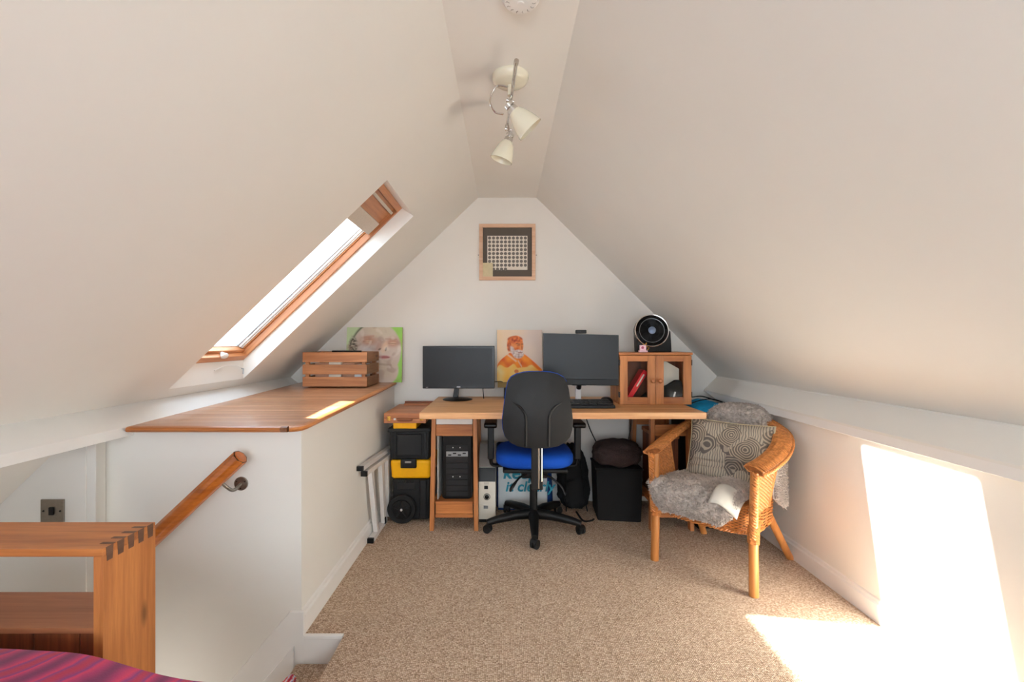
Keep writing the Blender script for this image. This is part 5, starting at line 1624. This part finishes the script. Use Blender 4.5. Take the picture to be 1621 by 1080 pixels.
# ================================================================== DOVETAILED BOOKCASE
bc = thing('bookcase', 'low orange pine bookcase with dark dovetail joints beside the bed', 'bookcase', (-1.2, 1.12, 0))
bx0, bx1, by0, by1, bzt = -1.50, -0.925, 1.047, 1.205, 0.672
tk_ = 0.022
box('top_board', pine_x, bc, bx0, bx1 - 0.0005, by0, by1, bzt - 0.018, bzt, bevel=0.001)
box('side_panel', pine_z, bc, bx1 - tk_, bx1, by0, by1, 0, bzt - 0.018, bevel=0.001)
box('side_panel', pine_z, bc, bx0, bx0 + tk_, by0, by1, 0, bzt - 0.018, bevel=0.001)
box('shelf', wood('shelf_dark', srgb(176, 116, 78), srgb(140, 86, 56), 'x', 0.5), bc, bx0 + tk_, bx1 - tk_, by0 + 0.003, by1 - 0.002, 0.475, 0.488, bevel=0.001)
box('bottom_board', pine_x, bc, bx0 + tk_, bx1 - tk_, by0 + 0.003, by1 - 0.002, 0.06, 0.08, bevel=0.001)
xs = [bx0 + tk_, -1.36, -1.20, -1.092, -0.985, bx1 - tk_]
for k in range(5):
    box('front_plank', dark_board, bc, xs[k] + 0.0015, xs[k + 1] - 0.0015, by0 + 0.006, by0 + 0.020, 0.08, 0.474, bevel=0.002)
for k in range(5):
    yc = by0 + 0.016 + k * 0.0305
    # end grain tail on the side face, pin on the top face
    MB().add([(bx1 - 0.001, yc - 0.0075, bzt + 0.0004), (bx1 - 0.001, yc + 0.0115, bzt + 0.0004), (bx1 - 0.001, yc + 0.0095, bzt - 0.032), (bx1 - 0.001, yc - 0.0055, bzt - 0.032),
              (bx1 + 0.0008, yc - 0.0075, bzt + 0.0004), (bx1 + 0.0008, yc + 0.0115, bzt + 0.0004), (bx1 + 0.0008, yc + 0.0095, bzt - 0.032), (bx1 + 0.0008, yc - 0.0055, bzt - 0.032)],
             [(0, 1, 2, 3), (4, 7, 6, 5), (0, 4, 5, 1), (1, 5, 6, 2), (2, 6, 7, 3), (3, 7, 4, 0)]).build('dovetail', endgrain, bc)
    yd = yc + 0.0155
    if yd + 0.008 < by1:
        MB().box(bx1 - tk_ - 0.010, bx1 - 0.001, yd - 0.0045, yd + 0.0055, bzt - 0.001, bzt + 0.0007).build('dovetail', endgrain, bc)

# ================================================================== BED
bd = thing('bed', 'bed covered in a magenta and purple woven duvet in the near left corner', 'bed', (-1.0, 0.0, 0))
bX0, bX1, bY0, bY1 = -1.50, -0.56, -1.0, 0.985
box('mattress', white_plastic, bd, bX0, bX1, bY0, bY1, 0.20, 0.42, bevel=0.04, seg=4)
box('divan_base', plain('divan_cloth', srgb(150, 140, 136), 0.9), bd, bX0 + 0.01, bX1 - 0.01, bY0 + 0.01, bY1 - 0.01, 0.03, 0.20, bevel=0.01)
for x in (bX0 + 0.06, bX1 - 0.06):
    for y in (bY0 + 0.08, bY1 - 0.08):
        MB().lathe([(0.015, 0), (0.022, 0.032)], (x, y, 0), (0, 0, 1), 12).build('foot', black_plastic, bd)
def duv(u, v):
    x = bX0 - 0.02 + (bX1 - bX0 + 0.06) * u
    y = bY0 - 0.02 + (bY1 - bY0 + 0.04) * v
    h = 0.066
    ex = min(1.0, max(0.0, (1 - u) / 0.09))
    ey = min(1.0, max(0.0, min(v, 1 - v) / 0.022))
    ez = min(1.0, u / 0.05)
    d = (1 - (1 - ex) ** 2.2) * (1 - (1 - ey) ** 2.2) * (1 - (1 - ez) ** 2.2)
    n_ = 0.010 * noise.noise(Vector((x * 3.1, y * 4.0, 0))) + 0.006 * math.sin(x * 16 + y * 9 + 2 * noise.noise(Vector((x * 3, y * 3, 2))))
    droop = -0.068 * sm(-1.05, -0.60, x)
    z = 0.40 - 0.16 * (1 - d) + (h + 0.030 + n_ + droop) * d
    return (x, y, z)
MB().grid(duv, 90, 140).build('duvet', duvet_m, bd, solid=0.012)

# small multicoloured thing on the stair
sl = thing('woven_slipper', 'small multicoloured knitted slipper lying on the top stair beside the skirting', 'slipper', (-0.80, 1.60, -0.103))
m_, nt_, b_n = new_mat('rainbow_knit')
v_ = coords(nt_, (1, 1, 1))
wv_ = N(nt_, 'ShaderNodeTexWave', Scale=22, Distortion=6, Detail=2)
nt_.links.new(v_, wv_.inputs['Vector'])
nt_.links.new(ramp(nt_, wv_.outputs[0], [(0.0, srgb(150, 30, 90)), (0.3, srgb(235, 70, 60)), (0.55, srgb(250, 190, 90)), (0.75, srgb(120, 90, 190)), (1.0, srgb(235, 225, 235))]), b_n.inputs['Base Color'])
b_n.inputs['Roughness'].default_value = 0.9
MB().grid(lambda u, v: Vector(blob(-0.776, 1.585, 0.025, 0.026, 0.085, 0.022, 0.9, 0.15, 8, 3)(u, v)) - Vector((0, 0, 0.104)), 24, 14, True).build('upper', m_, sl)
